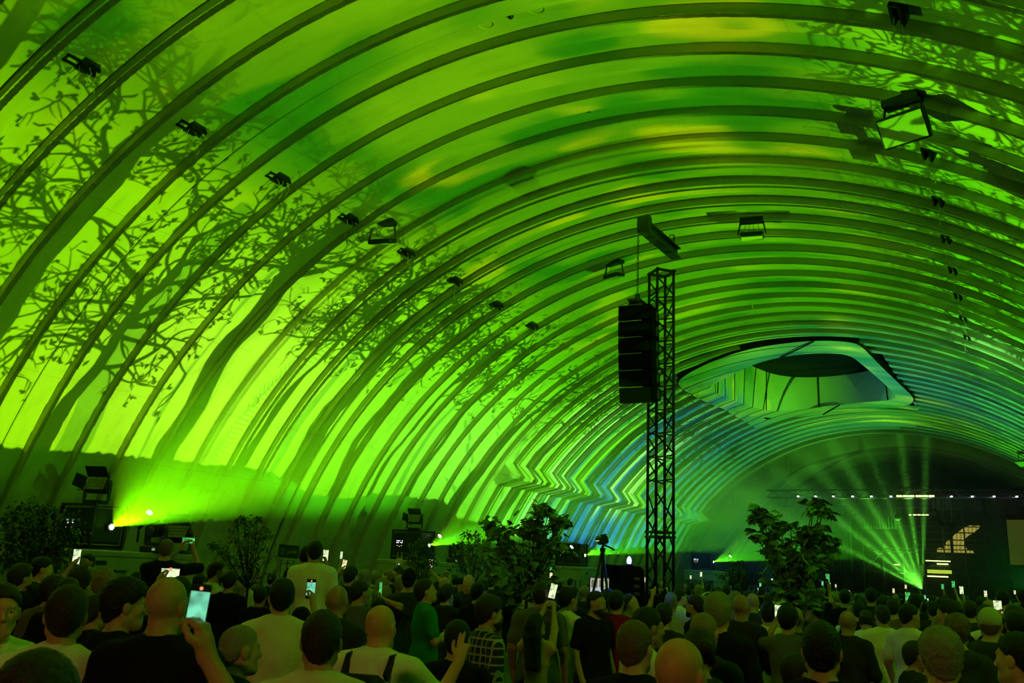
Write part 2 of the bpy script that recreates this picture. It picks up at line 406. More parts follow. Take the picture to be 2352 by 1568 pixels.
def copy_tree(o, parent=None, loc=None, rotz=None):
    c = o.copy(); COL.objects.link(c)
    if parent is not None: c.parent = parent
    for ch in list(o.children): copy_tree(ch, c)
    if loc is not None: c.location = [float(q) for q in loc]
    if rotz is not None: c.rotation_euler.z = rotz
    return c
def rz(a): return np.array(Matrix.Rotation(a, 3, 'Z'))
def rx(a): return np.array(Matrix.Rotation(a, 3, 'X'))
def ry(a): return np.array(Matrix.Rotation(a, 3, 'Y'))
def aim_rot(d, up=(0, 0, 1)):
    """rotation whose +X points along d"""
    x = np.array(d, float); x /= np.linalg.norm(x); y = np.cross(up, x); y /= np.linalg.norm(y); return np.stack([x, y, np.cross(x, y)], 1)

BLACK = mat('black metal', (.012, .013, .012), .45, .4)
MATTE = mat('matte black', (.010, .011, .010), .8, .15)
STEEL = mat('dark steel', (.06, .065, .06), .4, .5, metal=.6)
WHITEP = mat('white plastic', (.7, .72, .68), .5)
CABLE = mat('pale cable', (.45, .46, .40), .6)

# ------------------------------------------------------------------ the vault
def concrete():
    m = bpy.data.materials.new('limewashed concrete'); m.use_nodes = True; nt = m.node_tree; b = nt.nodes['Principled BSDF']; L = nt.links.new
    b.inputs['Roughness'].default_value = .85; b.inputs['Specular IOR Level'].default_value = .15
    tc = nt.nodes.new('ShaderNodeTexCoord'); sep = nt.nodes.new('ShaderNodeSeparateXYZ'); L(tc.outputs['Object'], sep.inputs[0])
    n1 = nt.nodes.new('ShaderNodeTexNoise'); n1.inputs['Scale'].default_value = .55; n1.inputs['Detail'].default_value = 6; n1.inputs['Roughness'].default_value = .65; L(tc.outputs['Object'], n1.inputs['Vector'])
    mp = nt.nodes.new('ShaderNodeMapping'); mp.inputs['Scale'].default_value = (.35, 3.0, 1.2); L(tc.outputs['Object'], mp.inputs[0])
    n2 = nt.nodes.new('ShaderNodeTexNoise'); n2.inputs['Scale'].default_value = 1.6; n2.inputs['Detail'].default_value = 5; L(mp.outputs[0], n2.inputs['Vector'])
    mx = nt.nodes.new('ShaderNodeMath'); mx.operation = 'ADD'; L(n1.outputs['Fac'], mx.inputs[0]); L(n2.outputs['Fac'], mx.inputs[1])
    r = nt.nodes.new('ShaderNodeValToRGB'); r.color_ramp.elements[0].position = .62; r.color_ramp.elements[0].color = (.40, .42, .29, 1); r.color_ramp.elements[1].position = 1.25 if False else 1.0; r.color_ramp.elements[1].color = (.53, .55, .38, 1)
    L(mx.outputs[0], r.inputs['Fac'])
    # horizontal pour joints every metre and a half of height
    w_ = nt.nodes.new('ShaderNodeMath'); w_.operation = 'FRACT'; dv = nt.nodes.new('ShaderNodeMath'); dv.operation = 'MULTIPLY'; dv.inputs[1].default_value = .78; L(sep.outputs['Z'], dv.inputs[0]); L(dv.outputs[0], w_.inputs[0])
    lt = nt.nodes.new('ShaderNodeMath'); lt.operation = 'LESS_THAN'; lt.inputs[1].default_value = .012; L(w_.outputs[0], lt.inputs[0])
    m2 = nt.nodes.new('ShaderNodeMixRGB'); m2.blend_type = 'MULTIPLY'; m2.inputs[2].default_value = (.86, .86, .86, 1); L(lt.outputs[0], m2.inputs[0]); L(r.outputs[0], m2.inputs[1])
    L(m2.outputs[0], b.inputs['Base Color'])
    bp = nt.nodes.new('ShaderNodeBump'); bp.inputs['Strength'].default_value = .12; bp.inputs['Distance'].default_value = .03; L(n2.outputs['Fac'], bp.inputs['Height']); L(bp.outputs[0], b.inputs['Normal'])
    return m
CONC = concrete()
NA = 97
ARC = np.linspace(-PHI_F, PHI_F, NA)
def arch(off, phs=ARC):
    R = RPHI(phs)+off; return np.stack([R*np.sin(phs), R*np.cos(phs)+ZC], 1)
def skin_strip(g, rows, phs=ARC, hole=None):
    """rows of (y, offset): the strip of vault between successive rows"""
    vs, fs, n = [], [], len(phs)
    for y, o in rows: vs += [(x, y, z) for x, z in arch(o, phs)]
    for k in range(len(rows)-1):
        for i in range(n-1):
            if hole and hole(rows[k], rows[k+1], (phs[i]+phs[i+1])/2): continue
            fs.append((k*n+i, k*n+i+1, (k+1)*n+i+1, (k+1)*n+i))
    g.add(vs, fs, True)
Y_BACK, Y_PORT, Y_NECK, Y_END = -8.0, 48.6, 54.6, 82.0
HOLE_Y, HOLE_S = (29.0, 41.45), (-3.9, 2.5)
g = G(); ys = [Y_BACK]+[float(q) for q in range(-7, 49)]+[Y_PORT]
skin_strip(g, [(y, 0) for y in ys], hole=lambda a, b, p: HOLE_Y[0] <= a[0] and b[0] <= HOLE_Y[1]-.4 and HOLE_S[0] < s_of(p) < HOLE_S[1])
tag(g.ob('ceiling', CONC), kind='structure')
shell = bpy.data.objects['ceiling']
g = G(); skin_strip(g, [(Y_PORT, 0), (Y_PORT+.02, 0)]); skin_strip(g, [(Y_PORT+.02, 0), (Y_PORT+.02, 1.15)]); skin_strip(g, [(Y_PORT+.02, 1.15), (Y_NECK, 1.15)]); skin_strip(g, [(Y_NECK, 1.15), (Y_NECK, 0)])
for f_ in range(len(g.sm)): g.sm[f_] = False
g.ob('portal_recess', CONC, shell)
g = G(); skin_strip(g, [(Y_NECK, 0), (Y_END, 0)]); g.ob('far_shell', CONC, shell)
g = G(); skin_strip(g, [(Y_PORT-.34, .01), (Y_PORT-.34, -.20), (Y_PORT, -.20), (Y_PORT, .01)])
for f_ in range(len(g.sm)): g.sm[f_] = False
g.ob('portal_arch', CONC, shell)
def rib_mesh(phs):
    g = G(); skin_strip(g, [(0, .02), (0, -RIB_H)], phs); skin_strip(g, [(0, -RIB_H), (RIB_W, -RIB_H)], phs); skin_strip(g, [(RIB_W, -RIB_H), (RIB_W, .02)], phs)
    return g.mesh('rib', CONC)
PAN_L, PAN_R = -4.55, 2.75
rib_full = rib_mesh(ARC); rib_l = rib_mesh(np.linspace(-PHI_F, phi_of(PAN_L), 64)); rib_r = rib_mesh(np.linspace(phi_of(PAN_R), PHI_F, 70))
for n in range(-8, 80):
    y = RIB_Y0+n
    if Y_PORT-.8 < y < Y_NECK+.3: continue
    if 30.2 < y < 41.6:
        link('rib', rib_l, shell, (0, y, 0)); link('rib', rib_r, shell, (0, y, 0))
    else: link('rib', rib_full, shell, (0, y, 0))
# the haunch: a ledge that juts out along the left flank, the ribs carried round it
S_T, S_M, S_B, OUT = -10.42, -10.80, -11.42, .58
def haunch(g, y0, y1, add):
    pt = []
    for s_, o in ((S_T, .01), (S_T-.06, -add), (S_M, -OUT-add), (S_M-.16, -OUT-add), (S_B, -add), (S_B-.05, .01)):
        p = float(phi_of(s_)); R = float(RPHI(p))+o; pt.append((R*math.sin(p), R*math.cos(p)+ZC))
    n = len(pt); g.add([(x, y0, z) for x, z in pt]+[(x, y1, z) for x, z in pt], [(i, i+1, n+i+1, n+i) for i in range(n-1)]+[tuple(range(n-1, -1, -1)), tuple(range(n, 2*n))])
g = G(); haunch(g, 26.4, Y_PORT-.34, 0.0); hb = tag(g.ob('trim_1', CONC), kind='structure')
g = G(); haunch(g, 0, RIB_W, RIB_H); hm = g.mesh('rib_wrap', CONC)
for n in range(27, 48):
    if RIB_Y0+n > 26.4: link('rib_wrap', hm, hb, (0, RIB_Y0+n, 0))
# floor and end walls
FLOORM = mat('dark screed', (.035, .036, .03), .6, .3, noise=(.8, .3))
tag(G().box((0, 37, -.1), (30, 92, .2)).ob('floor', FLOORM), kind='structure')
g = G(); pa = arch(.3); 
def end_wall(name, y, t):
    g = G(); P = [(x, z) for x, z in arch(.05)]; g.prism([(x, max(z, 0)) for x, z in P], t, None, (0, y, 0)); return tag(g.ob(name, CONC), kind='structure')
end_wall('wall_back', Y_BACK-.1, .2); end_wall('wall_front', Y_END+.1, .2)

# the oculus: a smooth collar hung under the crown with a shaft running up through the shell
def collar():
    root = thing('ceiling_oculus', 'smooth pale collar with rounded corners around the dark shaft opening in the crown', 'oculus')
    E = -.24
    def pt(y, s_, e=E):
        p = phi_of(s_); R = RPHI(p)+e; return np.stack([R*np.sin(p), np.broadcast_to(y, np.shape(p)), R*np.cos(p)+ZC], -1)
    def loop(px, e=E, sub=10):
        q = np.array(px, float); u = q[:, 0]; v = q[:, 1]; d = ray(u, v); t = hit_vault(EYE, d, e); p = EYE+d*t[:, None]; return p[:, 1], s_of(np.arctan2(p[:, 0], p[:, 2]-ZC))
    oy, os_ = loop([(1556, 872), (1640, 828), (1720, 802), (1800, 789), (1880, 782), (1950, 785), (1976, 792), (2005, 822), (2040, 857), (2072, 887), (2096, 910), (2099, 920), (2088, 931), (2040, 937), (1960, 945), (1880, 953), (1820, 959), (1760, 960), (1700, 952), (1640, 932), (1590, 908), (1560, 888)])
    iy, is_ = loop([(1622, 893), (1660, 872), (1700, 851), (1745, 832), (1800, 819), (1850, 813), (1900, 811), (1952, 815), (1980, 837), (2003, 856), (2032, 882), (2055, 905), (2057, 914), (2040, 920), (1985, 924), (1920, 931), (1860, 938), (1815, 943), (1775, 944), (1733, 937), (1690, 920), (1650, 904)])
    def smooth_loop(y, s_, n=88):
        a = np.stack([y, s_], 1)
        for _ in range(2):
            b = np.empty((len(a)*2, 2)); nx = np.roll(a, -1, 0); b[0::2] = .75*a+.25*nx; b[1::2] = .25*a+.75*nx; a = b
        return a[:, 0], a[:, 1]
    oy, os_ = smooth_loop(oy, os_); iy, is_ = smooth_loop(iy, is_); n = len(oy)
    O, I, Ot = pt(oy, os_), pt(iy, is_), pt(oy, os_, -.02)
    mid = [O*(1-t)+I*t for t in (0, .33, .66, 1)]
    rows = []
    for k, t in enumerate((0, .33, .66, 1)): rows.append(pt(oy*(1-t)+iy*t, os_*(1-t)+is_*t))
    vs = np.concatenate(rows); fs = [(k*n+i, k*n+(i+1) % n, (k+1)*n+(i+1) % n, (k+1)*n+i) for k in range(3) for i in range(n)]
    PAN = mat('smooth pale plaster', (.54, .57, .38), .6, .3, noise=(.7, .1))
    G().add(vs, fs, True).ob('panel_ring', PAN, root)
    G().add(np.concatenate([Ot, O]), [(i, (i+1) % n, n+(i+1) % n, n+i) for i in range(n)], True).ob('rim_shadow', MATTE, root)  # matte black edge strip; the collar's shadow is put into its colour
    c = I.mean(0); top = []
    ZT = 10.95
    for p in I:
        q = p.copy(); q[0] = c[0]+(p[0]-c[0])*.97; q[1] = c[1]+(p[1]-c[1])*.98; q[2] = ZT; top.append(q)
    M1 = I*(1)+0; vs = np.concatenate([I, I*.5+np.array(top)*.5, np.array(top)])
    G().add(vs, [(k*n+i, k*n+(i+1) % n, (k+1)*n+(i+1) % n, (k+1)*n+i) for k in range(2) for i in range(n)], True).ob('shaft_wall', PAN, root)
    G().add(top, [tuple(range(n))]).ob('shaft_lid', MATTE, root)
    # recessed seams between the wall panels
    SE = mat('dark seam', (.03, .035, .03), .8)
    for k in range(6, n, 11):
        a, b = I[k], np.array(top[k]); w_ = (c-a); w_[2] = 0; w_ /= np.linalg.norm(w_)
        G().tube([a+w_*.01, (a+b)/2+w_*.01, b+w_*.01], .03, 4).ob('seam', SE, root)
    for k in (14, 58):
        G().tube([O[k]*(1-t)+I[k]*t+np.array([0, 0, -.015]) for t in (0, .5, 1)], .028, 4).ob('seam', SE, root)
    return root
collar()
print('vault', round(time.time()-T0, 1))
# ------------------------------------------------------------------ haze: thin theatrical smoke filling the hall, lit by the lamps
hz = bpy.data.materials.new('theatre haze'); hz.use_nodes = True; nt = hz.node_tree; nt.nodes.clear()
o_ = nt.nodes.new('ShaderNodeOutputMaterial'); v_ = nt.nodes.new('ShaderNodeVolumeScatter'); v_.inputs['Density'].default_value = HAZE; v_.inputs['Anisotropy'].default_value = .35; nt.links.new(v_.outputs[0], o_.inputs['Volume'])
tag(G().box((0, 56.5, 6.5), (26, 15.4, 14)).ob('haze', hz), 'thin theatrical haze hanging in the far end of the hall around the stage beams', 'haze', kind='stuff')
# ------------------------------------------------------------------ lamps and boxes fixed to the vault
def vframe(y, s_):
    """point on the rib line and the inward normal there"""
    p = float(phi_of(s_)); R = float(RPHI(p)); h = 1e-3; dR = (float(RPHI(p+h))-float(RPHI(p-h)))/(2*h)
    pos = np.array([R*math.sin(p), y, R*math.cos(p)+ZC]); nx, nz = R*math.sin(p)-dR*math.cos(p), R*math.cos(p)+dR*math.sin(p); l = math.hypot(nx, nz)
    n = np.array([-nx/l, 0, -nz/l]); t = np.array([0, 1.0, 0]); return pos, n, t
def cable_box(label, y, s_, L=.52, group=None, wires=3, seed=0):
    pos, n, t = vframe(y, s_); q = np.cross(n, t); R = np.stack([t, q, n], 1); rg = random.Random(seed)
    root = thing('cable_box', label, 'box', pos+n*.06, 0, group)
    def P(a, b, c): return R@np.array([a, b, c])
    G().box(P(0, 0, .0), (L, .15, .07), R).ob('back_plate', BLACK, root)
    for sgn in (-1, 1): G().box(P(0, sgn*.055, .07), (L, .04, .08), R).ob('rail', MATTE, root)
    G().box(P(-L/2+.02, 0, .06), (.03, .13, .09), R).ob('end_plate', STEEL, root)
    for k in range(wires):
        a = P(L/2-.05-.12*k, rg.uniform(-.05, .05), .10); pts = [a]
        for j in range(1, 6): pts.append(a+np.array([rg.uniform(-.05, .05), rg.uniform(-.04, .04), -.07*j-rg.uniform(0, .04)]))
        G().tube(pts, .0055, 4).ob('cable', CABLE, root)
    return root
def flood_lamp(label, y, s_, tilt=.5, size=(.62, .36), drop=.42, yaw=0.0):
    pos, n, t = vframe(y, s_); root = thing('flood_lamp', label, 'lamp', pos+n*.12)
    X = np.array([math.cos(yaw), math.sin(yaw), 0]); Yv = np.array([-math.sin(yaw), math.cos(yaw), 0]); Z = np.array([0, 0, 1.0])
    R0 = np.stack([X, Yv, Z], 1); Rh = R0@rx(tilt)
    G().box(R0@np.array([0, 0, -.02]), (.5, .22, .10), R0).ob('mount', BLACK, root)
    for sgn in (-1, 1): G().tube([R0@np.array([sgn*.24, 0, -.05]), R0@np.array([sgn*.30, 0, -drop])], .018, 6).ob('bracket_arm', STEEL, root)
    h = R0@np.array([0, 0, -drop-.03]); w, d = size
    fr = G().box(h, (w, d, .10), Rh, bev=.02).ob('lamp_housing', BLACK, root)
    gl = mat('milky lamp glass', (.62, .66, .58), .15, .6)
    G().box(h+Rh@np.array([0, 0, -.056]), (w*.9, d*.86, .014), Rh).ob('lamp_glass', gl, root)
    for k in range(4):
        pts = [h+Rh@np.array([w*(.3-.2*k), 0, .05])]
        for j in range(1, 4): pts.append(pts[0]+np.array([.02*math.sin(j*2+k), .03*math.cos(j+k), .08*j]))
        G().tube(pts, .006, 4).ob('cable', CABLE, root)
    return root
left_px = [(190, 135), (435, 285), (635, 400), (795, 500), (925, 570), (1035, 640), (1133, 690), (1213, 738)]
for k, (u, v) in enumerate(left_px):
    y = 6.62+2.03*k
    nm = ('uppermost and nearest box of the row along the left flank, black rails against lime light', 'second box up the left flank, pair of black rails above the tangled crown', 'third black cable box on the left flank with loose wires hanging', 'fourth black cable box, beside the pale flood lamp', 'fifth cable box, half lost in branch shadows', 'sixth cable box, small and dark with dangling wires', 'seventh small cable box in the left row', 'last small cable box of the left row, near the speaker tower')[k]
    cable_box(nm, y, -5.08-.045*k, .52, 'cable boxes along the left flank', 3 if k < 6 else 2, k)
for k in range(9):
    y = 9.83+1.95*k*1.0
    if k == 1: continue
    nm = ('topmost cable box on the right flank, cut by the frame edge', '', 'dark cable box with one long pale wire, right flank below the big flood lamp', 'cable box in the dense branch shadows on the right flank', 'cable box above the pale streak of light at right', 'small cable box with a looped wire near the bright streak', 'far cable box on the right flank', 'farther cable box, right flank above the oculus corner', 'farthest cable box of the right row')[k]
    cable_box(nm, y, 5.95-.03*k, .42, 'cable boxes along the right flank', 2, 20+k)
flood_lamp('pale green flood lamp tilted on its bracket over the great dark trunk', 13.45, -4.85, .35, (.52, .34), .40, .25)
flood_lamp('large bright-faced flood lamp hanging from black brackets at upper right', 12.1, 5.70, -.95, (.66, .44), .40, -.30)
flood_lamp('small pale flood lamp near the far portal at right', 43.5, 6.9, -.4, (.7, .45), .45, -.6)
flood_lamp('flood lamp seen against the crown, throwing a dark block of shadow', 18.2, 1.75, .1, (.5, .36), .35, .2)
flood_lamp('flood lamp high over the left half, with a cable running from it', 19.4, -2.1, .2, (.46, .34), .35, -.3)
def hanger(name, label, u, v0, v1, y, cat='cable', r=.012):
    a, b = at_y(u, v0, y), at_y(u+2, v1, y); root = thing(name, label, cat, a)
    G().tube([(0, 0, 0), (0.02, 0, (b-a)[2]*.5), tuple((b-a)*np.array([1, 0, 1]))], r, 5).ob('wire', CABLE, root)
    G().lathe([(.03, 0), (.035, -.03), (.02, -.06)], (0, 0, 0.02), 8).ob('anchor', BLACK, root)
hanger('hanging_cable', 'thin pale cable hanging from a dot anchor above the third crown', 762, 320, 380, 12.1, r=.006)
hanger('hanging_cable', 'pale cable hanging down the dark recess beyond the portal', 1809, 1052, 1085, 50.0, r=.035)
hanger('hanging_cable', 'second pale cable at the far left foot of the portal', 1685, 1126, 1162, 49.5, r=.035)
hanger('hook', 'small dark hook hanging from the crown beyond the tower', 1726, 690, 708, 24.5, 'hook', .02)
for k, (u, v) in enumerate(((1173, 34), (1352, 250), (1895, 155), (1552, 487), (1609, 556), (1366, 728), (1137, 575))):
    Y, s_, p = px_vault(np.array(u), np.array(v)); pos, n, t = vframe(float(Y), float(s_))
    tag(G().lathe([(.045, 0), (.05, .02), (.03, .05), (.005, .06)], pos+n*.01, 10, np.stack([t, np.cross(n, t), n], 1)).ob('anchor_plug', BLACK),
        ('black anchor plug near the top edge', 'black plug on the third rib bay', 'black plug at upper right of the crown', 'black plug just above the tower boom', 'black plug right of the tower head', 'black plug left of the speaker array', 'black plug on the left of the crown by the fifth box')[k], 'anchor')
# ------------------------------------------------------------------ projection platforms along the left flank
DECKM = mat('pale platform skirt', (.30, .33, .28), .7, noise=(2, .15)); GLASSLIT = {}
LENS = mat('glowing lens', (.8, .9, .7), .2, emit=(.75, 1.0, .55), estr=26.0)
LENS2 = mat('glowing spot lens', (.9, .9, .7), .2, emit=(.95, 1.0, .55), estr=22.0)
LEDW = mat('status lights', (.8, .8, .9), .4, emit=(.8, .78, 1.0), estr=2.6)
LEDO = mat('orange status lights', (.8, .5, .3), .4, emit=(1.0, .62, .3), estr=2.0)
PANEL = mat('led panel cells', (.20, .24, .18), .3, .6)
def platform(label, lens, ln=2.5, tz=None, flip=False):
    x, y, z = lens; tz = z-.42 if tz is None else tz
    root = thing('projection_platform', label, 'platform', (x+.55, y-.55, 0) if flip else (x-.55, y+.55, 0), PI if flip else 0)
    G().box((0, 0, tz-.06), (1.5, ln, .12), bev=.02).ob('deck', DECKM, root)
    G().box((.72, 0, tz-.30), (.03, ln, .36)).ob('fascia', DECKM, root); G().box((0, -ln/2+.02, tz-.30), (1.44, .03, .36)).ob('fascia', DECKM, root)
    for a in (-1, 1):
        for b in (-1, 1): G().tube([(a*.66, b*(ln/2-.1), 0), (a*.66, b*(ln/2-.1), tz-.12)], .03, 8).ob('leg', STEEL, root)
        G().tube([(.66, a*(ln/2-.1), .3), (.66, -a*.05, tz-.5)], .018, 6).ob('brace', STEEL, root)
    G().box((.70, 0, (tz-.5)/2), (.015, ln-.1, tz-.5)).ob('skirt', DECKM, root)
    for q in (-.8, .2, .9): G().box((.745, q, tz-.22), (.012, .22, .07), bev=.004).ob('label_plate', BLACK, root)
    for q in (-.4, .5): G().box((.745, q, tz-.36), (.02, .30, .035)).ob('clip_bar', BLACK, root)
    return tz
def projector(label, lens, aim, flip=False):
    x, y, z = lens; d = np.array(aim)-np.array(lens); yaw = PI if flip else math.atan2(d[1], d[0])*.35; root = thing('video_projector', label, 'projector', (x, y, z), yaw)
    G().box((-.56, 0, .02), (.93, .62, .66), bev=.03).ob('housing', BLACK, root)
    G().tube([(-.13, 0, 0), (-.02, 0, .0)], .085, 16).ob('lens_barrel', STEEL, root)
    G().tube([(-.019, 0, 0), (-.012, 0, .0)], .050, 16).ob('lens', LENS, root)
    for a in (-1, 1):
        for b in (-1, 1): G().box((-.56+a*.47, b*.34, .02), (.05, .05, .78)).ob('frame_post', BLACK, root)
        for q in (-.36, .38): G().box((-.56, a*.34, q), (.98, .05, .05)).ob('frame_rail', BLACK, root)
    G().box((-.56, 0, -.385), (.98, .70, .04)).ob('base_plate', MATTE, root)
    k = G()
    for r in range(2):
        for c in range(5):
            if (r*5+c) % 4 != 3: k.box((-.90+c*.045, -.313, .10-.05*r), (.028, .012, .022))
    k.ob('status_display', LEDW, root)
    for c in range(3): G().box((-.88+c*.07, -.313, -.03-.02*(c % 2)), (.02, .012, .02)).ob('warning_light', LEDO, root)
    for q in range(6): G().box((-.45+.05*q, -.312, -.12), (.02, .012, .12)).ob('vent', MATTE, root)
    return root
def wash_light(label, loc, yaw, tilt=.25, open_=True, sc=1.0):
    root = thing('wash_light', label, 'stage light', loc, yaw); root.scale = (sc,)*3
    G().box((0, 0, .03), (.34, .22, .06), bev=.01).ob('base', BLACK, root)
    for a in (-1, 1): G().prism([(-.03, .05), (.03, .05), (.04, .34), (-.04, .34)], .02, rz(PI/2), (a*.22, 0, 0)).ob('yoke_arm', BLACK, root)
    R = rx(-tilt); h = np.array([0, 0, .30])
    G().box(h, (.38, .16, .24), R, bev=.02).ob('housing', BLACK, root)
    k = G()
    for c in range(7):
        for r in range(4): k.box(h+R@np.array([-.15+.05*c, -.084, -.08+.055*r]), (.040, .012, .044), R)
    k.ob('led_panel', PANEL, root)
    for nm, c, dm, Rr in (('door', (0, -.17, .17), (.38, .20, .008), rx(-.6)), ('door', (0, -.16, -.15), (.38, .17, .008), rx(.5)), ('door', (.25, -.16, 0), (.008, .20, .22), rz(.5)), ('door', (-.25, -.16, 0), (.008, .20, .22), rz(-.5))):
        G().box(h+R@np.array(c), dm, R@Rr).ob('barn_door', MATTE, root)
    return root
def moving_head(label, loc, yaw, tilt=-.3, sc=1.0):
    root = thing('moving_head', label, 'stage light', loc, yaw); root.scale = (sc,)*3
    G().box((0, 0, .06), (.42, .34, .12), bev=.015).ob('base', BLACK, root)
    G().box((.1, -.172, .06), (.07, .006, .05)).ob('display', mat('dim display', (.1, .2, .1), .3, emit=(.4, .8, .3), estr=.35), root)
    y_ = G().box((0, 0, .16), (.38, .14, .06), bev=.02)
    for a in (-1, 1): y_.prism([(a*.13, .16), (a*.20, .16), (a*.215, .46), (a*.19, .52), (a*.15, .50), (a*.14, .30)], .12)
    y_.ob('yoke', BLACK, root)
    R = rx(tilt); c = np.array([0, 0, .44])
    G().lathe([(.06, -.17), (.13, -.15), (.145, -.05), (.145, .10), (.13, .19), (.10, .20)], c, 18, R@rx(PI/2)).ob('head', MATTE, root)
    G().lathe([(.095, .0), (.10, .012), (.06, .02)], c+R@np.array([0, -.2, 0]), 16, R@rx(PI/2)).ob('front_lens', mat('dark lens', (.03, .05, .03), .08, .8), root)
    return root
def snoot_spot(label, lens, d, sc=1.0, power=0, colr=(.22, 1, .02)):
    """a long dark tube lamp tipped up; its round glass glows and throws a soft beam"""
    root = thing('tube_spotlight', label, 'spotlight', lens); d = np.array(d, float); d /= np.linalg.norm(d); R = aim_rot(d)
    G().tube([-d*.62*sc, -d*.03*sc], .10*sc, 14).ob('tube', BLACK, root)
    G().tube([-d*.04*sc, -d*.0*sc], .115*sc, 14).ob('collar', STEEL, root)
    G().tube([d*.001, d*.012], .085*sc, 16).ob('lens', LENS2, root)
    b = -d*.62*sc; G().tube([b, b+np.array([0, 0, -.3])], .025, 6).ob('stand', BLACK, root)
    if power:
        l = bpy.data.lights.new('tube_spot_beam', 'SPOT'); l.energy = power; l.color = colr; l.spot_size = math.radians(34); l.spot_blend = .35; l.shadow_soft_size = .04
        o = link('tube_spot_beam', l, root); mm = Matrix.Identity(4)
        z = -d; xx = R[:, 1]; yy = np.cross(z, xx)
        for k in range(3): mm[k][0], mm[k][1], mm[k][2], mm[k][3] = xx[k], yy[k], z[k], d[k]*.03
        o.matrix_local = mm
    return root
PLM = bpy.data.materials.new('smoke plume'); PLM.use_nodes = True; nt = PLM.node_tree; nt.nodes.clear(); o_ = nt.nodes.new('ShaderNodeOutputMaterial'); v_ = nt.nodes.new('ShaderNodeVolumeScatter'); v_.inputs['Density'].default_value = PLUME; v_.inputs['Anisotropy'].default_value = .35; nt.links.new(v_.outputs[0], o_.inputs['Volume'])
for k, q in enumerate(PROJ_L):
    n_ = 14; prof = [(max(.01, math.sin(PI*i/n_)), -math.cos(PI*i/n_)) for i in range(n_+1)]; g = G().lathe(prof, (0, 0, 0), 24); o = g.ob('smoke_plume', PLM); o.scale = (5.0, 3.0, 2.4); o.location = (q[0]+4.5, q[1]+.2, q[2]+1.0); tag(o, ('smoke drifting before the nearest projector lens', 'smoke drifting before the second projector lens', 'smoke drifting before the third projector lens', 'smoke drifting before the farthest projector lens')[k], 'smoke', kind='stuff')
names = ('nearest projection platform, pale deck at the left of the hall', 'second platform, half hidden by a bush, under the lit router', 'third platform, green skirt behind the big maple', 'fourth platform, bathed in blue behind the tower')
pnames = ('large black projector on the nearest left platform, beam fanning right from its lens', 'black projector on the second platform with a lit status display', 'black projector on the third platform beside the tripod camera', 'farthest projector, its display glinting behind the truss tower')
decks = []
for k in range(4):
    L = PROJ_L[k]; decks.append(platform(names[k], L)); projector(pnames[k], L, (5.8, L[1]+1, 7))
for k, L in enumerate(PROJ_R):
    platform(('projection platform on the right flank beside the camera', 'middle projection platform on the right flank', 'far projection platform on the right flank')[k], L, flip=True); projector(('black projector on the right flank nearest the camera', 'middle black projector on the right flank', 'far black projector on the right flank')[k], L, (0, 0, 0), True)
tz = decks[0]; L0, L1, L2, L3 = [np.array(q) for q in PROJ_L]
wash_light('barn-door flood on top of the nearest projector, grid of cells showing', L0+np.array([-.60, .0, .42]), .35, .35, sc=1.15)
moving_head('round moving head on the nearest platform, right of the projector', (L0[0]+.05, L0[1]+.95, tz), .3, .2)
wash_light('barn-door flood at the right end of the nearest platform', (L0[0]-.1, L0[1]+1.6, tz), .4, .5, sc=1.25)
wash_light('barn-door flood standing on the second projector', L1+np.array([-.60, .05, .42]), .3, .3)
moving_head('moving head on the second platform beneath its beam', (L1[0]+.1, L1[1]+1.2, decks[1]), .2, .3)
for k, (u, v, x, lab, pw) in enumerate(((343, 1177, -8.0, 'glowing tube spotlight tipped up over the nearest platform', 130), (1010, 1231, -8.05, 'glowing tube spotlight tipped up beside the second projector', 110),
                                    (1313, 1256, -7.8, 'small glowing spotlight above the third projector, by the maple', 60), (1677, 1277, -7.1, 'small glowing spotlight right of the truss tower', 60))):
    snoot_spot(lab, at_x(u, v, x), (.74, -.12, .66), .62 if k < 2 else .8, pw)
# router, its mast, and the dark board with an emblem
p = at(917, 1290, 15.6); root = thing('wifi_router', 'small white router with two upright antennas and a blue light, on a mast', 'router', p, .5)
G().box((0, 0, 0), (.115, .035, .13), bev=.012).ob('body', WHITEP, root)
for a in (-1, 1): G().tube([(a*.038, 0, .06), (a*.038, 0, .165)], .006, 6).ob('antenna', WHITEP, root)
G().box((0, -.0185, -.04), (.010, .004, .010)).ob('indicator', mat('blue indicator', (.3, .5, 1), .3, emit=(.5, .7, 1), estr=6), root)
G().tube([(0, .03, -p[2]), (0, .03, .03)], .015, 6).ob('mast', BLACK, root)
p = at(663, 1266, 12.6); root = thing('sign_board', 'dark green board with a round emblem and pale lettering on a stool stand', 'sign', p, .42); root.scale = (.76,)*3
SIGN = mat('dark green board', (.012, .05, .015), .5); SIGNT = mat('pale green print', (.42, .55, .22), .6)
G().box((0, 0, 0), (.40, .018, .235), ry(.06), bev=.004).ob('board', SIGN, root)
def text(body, size, loc, parent, m, name='lettering', rot=(PI/2, 0, 0), ext=.001, sx=1.0):
    c = bpy.data.curves.new(name, 'FONT'); c.body = body; c.size = size; c.extrude = ext; c.align_x = 'CENTER'; c.align_y = 'CENTER'; c.materials.append(m)
    o = link(name, c, parent, loc, rot); o.scale = (sx, 1, 1)
    bpy.context.view_layer.update(); dg = bpy.context.evaluated_depsgraph_get(); me = bpy.data.meshes.new_from_object(o.evaluated_get(dg)); bpy.data.objects.remove(o)
    return link(name, me, parent, loc, rot)
t_ = text('SuXOAR', .062, (.065, -.0105, -.012), root, SIGNT); t_.scale = (.82, 1.25, 1)
ring = G()
for k in range(20):
    a, b = 2*PI*k/20, 2*PI*(k+1)/20; ring.tube([(-.115+.055*math.cos(a), -.011, -.005+.055*math.sin(a)), (-.115+.055*math.cos(b), -.011, -.005+.055*math.sin(b))], .003, 4)
ring.ob('emblem_ring', SIGNT, root)
